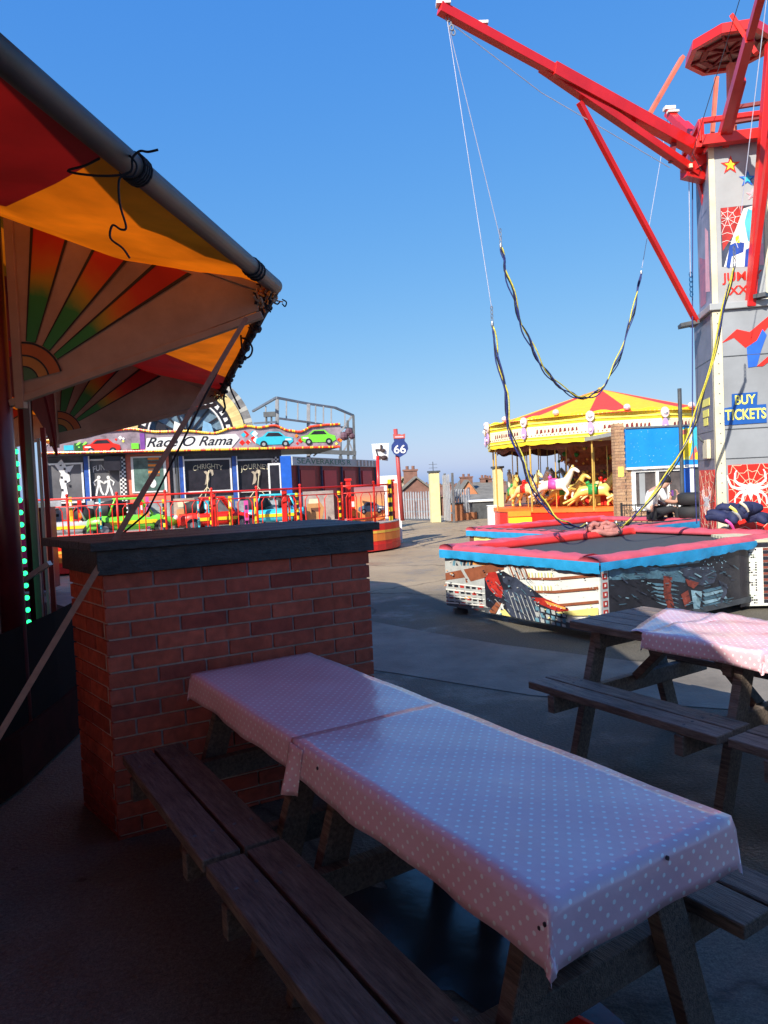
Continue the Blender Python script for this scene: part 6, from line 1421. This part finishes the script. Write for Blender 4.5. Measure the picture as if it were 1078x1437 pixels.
gbeams('post', [(389, 558, 389, 640), (433, 567, 433, 640)], .11); gbeams('post', [(496, 583, 498, 650), (488, 590, 489, 650), (478, 606, 478, 650)], .08, dsteel)
gbeams('deck', [(430, 645, 500, 650), (360, 630, 500, 636)], .14, dsteel); gbeams('cross_brace', [(440, 640, 478, 608), (478, 640, 496, 610), (389, 640, 433, 600), (433, 640, 470, 606), (484, 606, 498, 640)], .05)
for x in (389, 433, 478, 497): mb = MB(); p = gp(x, 640); mb.beam(V((p.x, p.y, 0)), p, .12, .12); mb.build('leg', dsteel, gn)
mb = MB(); a = gp(370, 579, 23.5); b = gp(387, 584, 23.5); mb.box((a+b)/2, (abs(b.x-a.x), .12, .16)); mb.tube([gp(374, 584, 23.5), gp(374, 595, 23.5)], .03, 6); mb.tube([gp(381, 584, 23.5), gp(381, 595, 23.5)], .03, 6); mb.build('floodlight', dsteel, gn)
mb = MB(); rd = random.Random(5)
for x, y, s in ((483, 612, .22), (490, 606, .2), (494, 612, .16)): mb.ball(gp(x, y, 24), s*.7, 0, 8)
mb.build('float_bundle', mat('black_pink_floats', (.10, .05, .07), .6, var=.6), gn)
# ================================================================== signs on poles
def pole_sign(nm, label, base, topz, m, F=None):
    r = thing(nm, label, 'sign', base); mb = MB(); mb.tube([base, V((base.x, base.y, topz))], .045, 10); mb.box(base+V((0, 0, .02)), (.2, .2, .04)); mb.build('pole', m, r, smooth=False); return r
b0_ = PP_(FP.uv(562, 742)[0]-.05, .55, .69); b0_ = at(565, 730, 17.1); b0_.z = .69; top_ = at(556, 625, 17.1)
r = thing('road_shield_sign', 'blue road shield sign numbered 66 with a red crown strip on a red pole', 'sign', b0_)
mb = MB(); mb.tube([b0_, at(555, 602, 17.1)], .05, 10); mb.build('pole', mat('weathered_red', (.42, .06, .06), .5, dirt=.3), r, smooth=True)
Fq = Fr(at(561, 628, 17.0), (1, 0, 0)); Fq.o.y = 17.02; s = .20
sh = [(-.95, .2), (-.62, .62), (-.66, .92), (.66, .92), (.62, .62), (.95, .2), (1.0, -.3), (.72, -.8), (0, -1.18), (-.72, -.8), (-1.0, -.3)]
mb = MB(); mb.plate(Fq, [(x*s, y*s*1.05+.02) for x, y in sh][::-1], -.0, .03); q1 = mb.build('shield', mat('shield_blue', (.02, .045, .20), .4, var=.25), r)
mb = MB(); mb.plate(Fq, [(-.68*s, 1.02*s), (.68*s, 1.02*s), (.72*s, 1.62*s), (.3*s, 1.5*s), (0, 1.62*s), (-.3*s, 1.5*s), (-.72*s, 1.62*s)], 0, .03); q2 = mb.build('crown_strip', mat('brick_red_sign', (.45, .09, .07), .5), r)
mb = MB(); mb.fbox(Fq, -.5*s, .5*s, 1.18*s, 1.34*s, .031, .034); mb.build('faded_line', pinkp, q2)
text_mesh('number', '66', Fq, 0, -.25*s, .27, white, q1, w=.032, width=.28, bold=.004)
b1_ = at(533, 740, 17.6); b1_.z = .69
r = thing('white_sign', 'square white sign with a dark bracket lamp, left of the shield sign', 'sign', b1_)
mb = MB(); mb.tube([b1_, at(530, 640, 17.6)], .04, 10); mb.build('pole', red, r, smooth=True)
Fq2 = Fr(at(535, 634, 17.66), (.97, .2, 0)); mb = MB(); mb.plate(Fq2, [(-.20, -.17), (.16, -.23), (.21, .21), (-.23, .20)], -.02, 0); bd = mb.build('sign_face', toy_w, r)
mb = MB(); mb.beam(Fq2.P(-.14, .06, .03), Fq2.P(.10, .05, .03), .03, .02); mb.beam(Fq2.P(-.14, .06, .03), Fq2.P(-.10, -.10, .03), .02, .02); mb.beam(Fq2.P(-.10, -.10, .03), Fq2.P(.08, -.14, .03), .03, .02); mb.tube([Fq2.P(.0, .17, .03), Fq2.P(.0, .02, .03)], .025, 6); mb.ball(Fq2.P(.05, .03, .04), .045); mb.ball(Fq2.P(.06, -.15, .05), .075, 0, 8, (1.2, 1, .8)); mb.build('bracket_lamp', mat('dark_umber', (.05, .03, .03), .5), r)
# white structure seen behind the rails at the right end
mb = MB(); p = at(548, 700, 19.2); p.z = 0; mb.box(p+V((0, 0, .9)), (.55, .4, 1.8), 0); mb.box(p+V((.05, -.21, 1.0)), (.28, .02, 1.2), 1); tag(mb.build('ticket_cupboard', [white, salmon], bevel=.01), 'white and faded red cupboard behind the rounded end of the car ride', 'cupboard')
# ================================================================== fence, gate posts, walls
def yp(x, y, ytop, wpx, label):
    b = gz(x, y, 0); t = (y-ytop)/1004.34*b.y; w_ = wpx/1004.34*b.y
    r = thing('gate_pillar', label, 'pillar', b, 0, 'pale yellow gate pillars'); mb = MB(); F = Fr(b, (.96, .12, 0)); mb.fbox(F, -w_/2, w_/2, 0, t, -w_, 0); mb.build('shaft', paleyel, r, bevel=.01)
    mb = MB(); mb.fbox(F, -w_/2-.04, w_/2+.04, t+.002, t+.07, -w_-.04, .04); mb.build('cap', dsteel, r); return b, t
by1, ty1 = yp(613, 733, 663, 13, 'pale yellow gate pillar standing alone beside the palisade fence')
b2_ = at(704, 715, 25.5); b2_.z = 0
by2, ty2 = yp(*[703, 737], 657, 12, 'pale yellow gate pillar at the left edge of the carousel')
def palisade(A, B, h, label):
    A, B = V(A), V(B); L = (B-A).length; F = Fr(A, B-A); r = thing('palisade_fence', label, 'fence', A, 0, 'galvanised palisade fences')
    mb = MB(); n = int(L/.16)
    for i in range(n):
        u = i*.16+.03; hh = h*(1+.012*random.uniform(-1, 1)); mb.plate(F, [(u, .08), (u+.07, .08), (u+.07, hh-.08), (u+.052, hh), (u+.035, hh-.05), (u+.018, hh), (u, hh-.08)], -.012, .012)
    mb.build('pales', mat('pale_galvanised', (.46, .47, .50), .5, metal=.3, var=.15, dirt=.25), r)
    for z in (.35, h-.35): mb = MB(); mb.fbox(F, 0, L, z, z+.06, -.06, -.015); mb.build('rail', steel, r)
    for u in [k*L/max(1, round(L/2.7)) for k in range(max(1, round(L/2.7))+1)]: mb = MB(); mb.fbox(F, u-.04, u+.04, 0, h+.05, -.14, -.065); mb.build('post', steel, r)
palisade(gz(540, 730, 0), gz(606, 731, 0), 1.22, 'palisade fence between the car ride and the lone yellow pillar')
palisade(gz(620, 733, 0)+V((.1, 0, 0)), gz(634, 734, 0), 1.85, 'tall dark palisade gate leaf just right of the lone yellow pillar')
palisade(gz(634, 731, 0), gz(662, 728, 0), 1.25, 'palisade fence stretch above the low brick wall')
A_, B_ = gz(633, 731, 0), gz(668, 728, 0); Fw = Fr(A_, B_-A_)
r = thing('low_brick_wall', 'low orange brick wall with a square end pier below the palisade fence', 'wall', A_)
mb = MB(); mb.fbox(Fw, 0, (B_-A_).length, 0, .28, -.2, .25); mb.build('wall', hbrick_o, r); mb = MB(); mb.fbox(Fw, .0, .42, 0, .66, -.15, .31); mb.build('pier', hbrick_o, r, bevel=.01); mb = MB(); mb.fbox(Fw, -.03, .45, .665, .72, -.18, .34); mb.build('pier_cap', dsteel, r)
g0 = at(678, 715, 29.5); g0.z = 0
r = thing('bin_store', 'low dark store with a white slab roof beside the carousel', 'store', g0); mb = MB(); mb.box(g0+V((0, 0, .35)), (.95, .8, .7)); mb.build('body', dsteel, r); mb = MB(); mb.box(g0+V((-.05, 0, .74)), (1.15, .95, .07)); mb.build('roof', white, r)
g1 = at(692, 725, 24.5); g1.z = 0; mb = MB(); mb.box(g1+V((0, 0, .33)), (.34, .34, .66)); mb.box(g1+V((0, 0, .68)), (.38, .38, .04)); tag(mb.build('white_box', [white], bevel=.02), 'small white box at the foot of the yellow pillar by the carousel', 'box')
# ================================================================== houses beyond
def house(label, x0, x1, yr, ye, Y, depth, roofm, wallm, gable='x', chims=(), rz=0.0, base=-6):
    """ridge runs left-right (x) or towards the viewer (y)"""
    a, b = at(x0, yr, Y), at(x1, yr, Y); ze = at((x0+x1)/2, ye, Y).z; zr = (a.z+b.z)/2; w_ = (b-a).length; c = V(((a.x+b.x)/2, Y+depth/2, base))
    r = thing('house', label, 'house', c, 0, 'houses beyond the fence'); F = Fr(V((c.x, c.y, 0)), (math.cos(rz), math.sin(rz), 0))
    mb = MB(); mb.fbox(F, -w_/2+.15, w_/2-.15, base, ze, -depth/2+.15, depth/2-.15)
    if gable == 'x':
        for s_ in (-1, 1): 
            u = s_*(w_/2-.16); mb.add([F.P(u, ze, depth/2-.15), F.P(u, zr-.08, 0), F.P(u, ze, -depth/2+.15)], [(0, 1, 2)])
    else:
        for s_ in (-1, 1): mb.add([F.P(-w_/2+.15, ze, s_*(depth/2-.16)), F.P(0, zr-.08, s_*(depth/2-.16)), F.P(w_/2-.15, ze, s_*(depth/2-.16))], [(0, 1, 2)])
    mb.build('wall', wallm, r); mb = MB()
    if gable == 'x': q = [F.P(-w_/2, ze-.1, depth/2+.1), F.P(w_/2, ze-.1, depth/2+.1), F.P(w_/2, zr, 0), F.P(-w_/2, zr, 0), F.P(w_/2, ze-.1, -depth/2-.1), F.P(-w_/2, ze-.1, -depth/2-.1)]; mb.add(q, [(0, 1, 2, 3), (3, 2, 4, 5)])
    else: q = [F.P(-w_/2-.1, ze-.1, depth/2), F.P(-w_/2-.1, ze-.1, -depth/2), F.P(0, zr, -depth/2), F.P(0, zr, depth/2), F.P(w_/2+.1, ze-.1, depth/2), F.P(w_/2+.1, ze-.1, -depth/2)]; mb.add(q, [(1, 0, 3, 2), (2, 3, 4, 5)])
    rf = mb.build('roof', roofm, r); rf.modifiers.new('t', 'SOLIDIFY').thickness = .12
    for (cx, cw, ch) in chims:
        p = at(cx, yr, Y); z0_ = p.z-.7; mb = MB(); mb.box((p.x, c.y, z0_+(ch+.7)/2), (cw, .6, ch+.7)); mb.box((p.x, c.y, z0_+ch+.7), (cw+.12, .72, .12)); 
        for k in range(2): mb.tube([(p.x-cw*.22+k*cw*.44, c.y, z0_+ch+.75), (p.x-cw*.22+k*cw*.44, c.y, z0_+ch+1.0)], .11, 8)
        mb.build('chimney', hbrick, rf)
    return r
house('house with a sunlit tan roof left of the brown gable', 505, 578, 669, 684, 50, 8, roof_tan, hbrick)
house('brown brick house with a steep gable and a chimney behind the palisade fence', 556, 612, 668, 690, 47, 7, roof_tile, hbrick, 'y', ((579, .95, .45),), rz=.0)
house('orange brick gabled house right of the lone yellow pillar', 640, 674, 673, 696, 62, 7, roof_tile, hbrick_o, 'y', ((661, 1.1, .25),))
house('long grey slate roofed house right of the orange gable', 660, 706, 676, 693, 64, 8, roof_tile, hbrick, 'x', ((688, .7, .35), (695, .6, .3)))
house('low grey roofed outbuilding with a dark end just behind the fence', 655, 708, 694, 714, 42, 6, roof_tile, mat('dark_gable', (.03, .03, .035)), 'x')
for i, (x0, x1, yr) in enumerate(((598, 618, 684), (618, 636, 686), (628, 648, 685), (706, 730, 680), (726, 760, 681))):
    house(['far red roofed house left of the lone yellow pillar', 'far house peeping just right of the lone yellow pillar', 'far small house left of the orange gable', 'far house behind the left columns of the carousel', 'far house seen through the carousel horses'][i], x0, x1, yr, yr+9, 92, 8, mat('far_red_roof', (.22, .12, .09), .85, var=.3), hbrick, 'x', ((x0+6, .9, .4), (x1-5, .8, .35)))
# hedge behind the first house and an aerial
mb = MB(); rd = random.Random(3); hb_ = at(552, 684, 52)
for i in range(900):
    p = hb_+V((rd.uniform(-2.3, 1.8), rd.uniform(-.8, .8), rd.gauss(.05, .22))); s = rd.uniform(.06, .16); d1 = V((rd.uniform(-1, 1), rd.uniform(-1, 1), rd.uniform(-1, 1))).normalized()*s; d2 = d1.orthogonal().normalized()*s
    mb.add([p-d1, p+d2, p+d1, p-d2], [(0, 1, 2, 3)])
mb2 = mb; tr_ = thing('tree', 'dark rounded tree top showing above the tan roof', 'tree', V((hb_.x, hb_.y, -6))); mb.build('crown', leaf, tr_)
mb = MB(); mb.tube([V((hb_.x, hb_.y, -6)), V((hb_.x, hb_.y, hb_.z-.1))], [.25, .12], 8); mb.build('trunk', brown, tr_)
p = at(608, 660, 60); mb = MB(); mb.tube([V((p.x, p.y, -6)), V((p.x, p.y, at(607, 648, 60).z))], .03, 5)
for k in range(4): mb.beam(V((p.x-.35, p.y, p.z+.5-.3*k)), V((p.x+.35, p.y, p.z+.5-.3*k)), .03, .03)
tag(mb.build('aerial', dsteel, loc=(p.x, p.y, -6)), 'thin rooftop aerial rising behind the lone yellow pillar', 'aerial')
# stall seen between the dark columns at far left
p0 = at(-10, 700, 11.5); p0.z = 0; Fz = Fr(p0, (1, .1, 0)); r = thing('game_stall', 'bright pink and yellow game stall glimpsed between the dark ride columns', 'stall', p0)
mb = MB(); mb.fbox(Fz, -.4, .75, .1, 1.45, -.6, 0); mb.build('counter', maroon, r); mb = MB()
for i in range(7): mb.ball(Fz.P(*Fz.uv(17, 700+i*10), .03), .07, 0, 8)
mb.build('orange_lamps', yellow, r)
mb = MB(); a = Fz.uv(23, 705); mb.fbox(Fz, a[0], a[0]+.07, .5, a[1], .002, .03); a = Fz.uv(29, 702); mb.fbox(Fz, a[0], a[0]+.10, .5, a[1], .002, .03); mb.build('pink_panel', magenta, r)
mb = MB(); mb.fbox(Fz, -.4, .12, 1.46, 3.0, -.6, -.05); mb.build('side_wall', mat('pale_blue_wall', (.45, .55, .65), .6, var=.3), r)
# ================================================================== unseen building and awning behind the viewer, added to shade the tables
r = thing('shade_building', 'unseen brick building behind the viewer, added with its awning to shade the tables', 'building', (1, -5.5, 0))
mb = MB(); mb.box((1.2, -5.6, 1.7), (9, 4, 3.4)); mb.build('wall', mat('shade_building_brick', (.30, .15, .10), .85, var=.2), r)
mb = MB(); mb.box((1.2, -5.6, 3.5), (9.4, 4.5, .18)); mb.build('roof', dsteel, r)
mb = MB(); mb.box((1.2, -3.57, 1.5), (3, .05, 1.1)); mb.build('shutter', white, r)
mb = MB(); mb.box((-.87, -.55, 3.38), (1.14, 6.0, .03)); mb.box((-2.25, -1.75, 3.355), (2.2, 4.4, .03)); mb.add([(-1.44, 2.45, 3.395), (-.3, 2.45, 3.395), (-.62, 2.82, 3.70), (-1.25, 2.82, 3.70), (-1.44, 2.45, 3.37), (-.3, 2.45, 3.37), (-.62, 2.82, 3.675), (-1.25, 2.82, 3.675)], [(0, 1, 2, 3), (7, 6, 5, 4), (0, 4, 5, 1), (1, 5, 6, 2), (2, 6, 7, 3), (3, 7, 4, 0)]); mb.build('awning', brown, r)  # added flat sheets and raised flap, shaped so their shadow covers the tables
for x in (-1.13, -.31): mb = MB(); mb.beam((x, -3.55, 3.34), (x, 2.44, 3.34), .04, .05); mb.build('shade_awning_arm', dsteel, r)
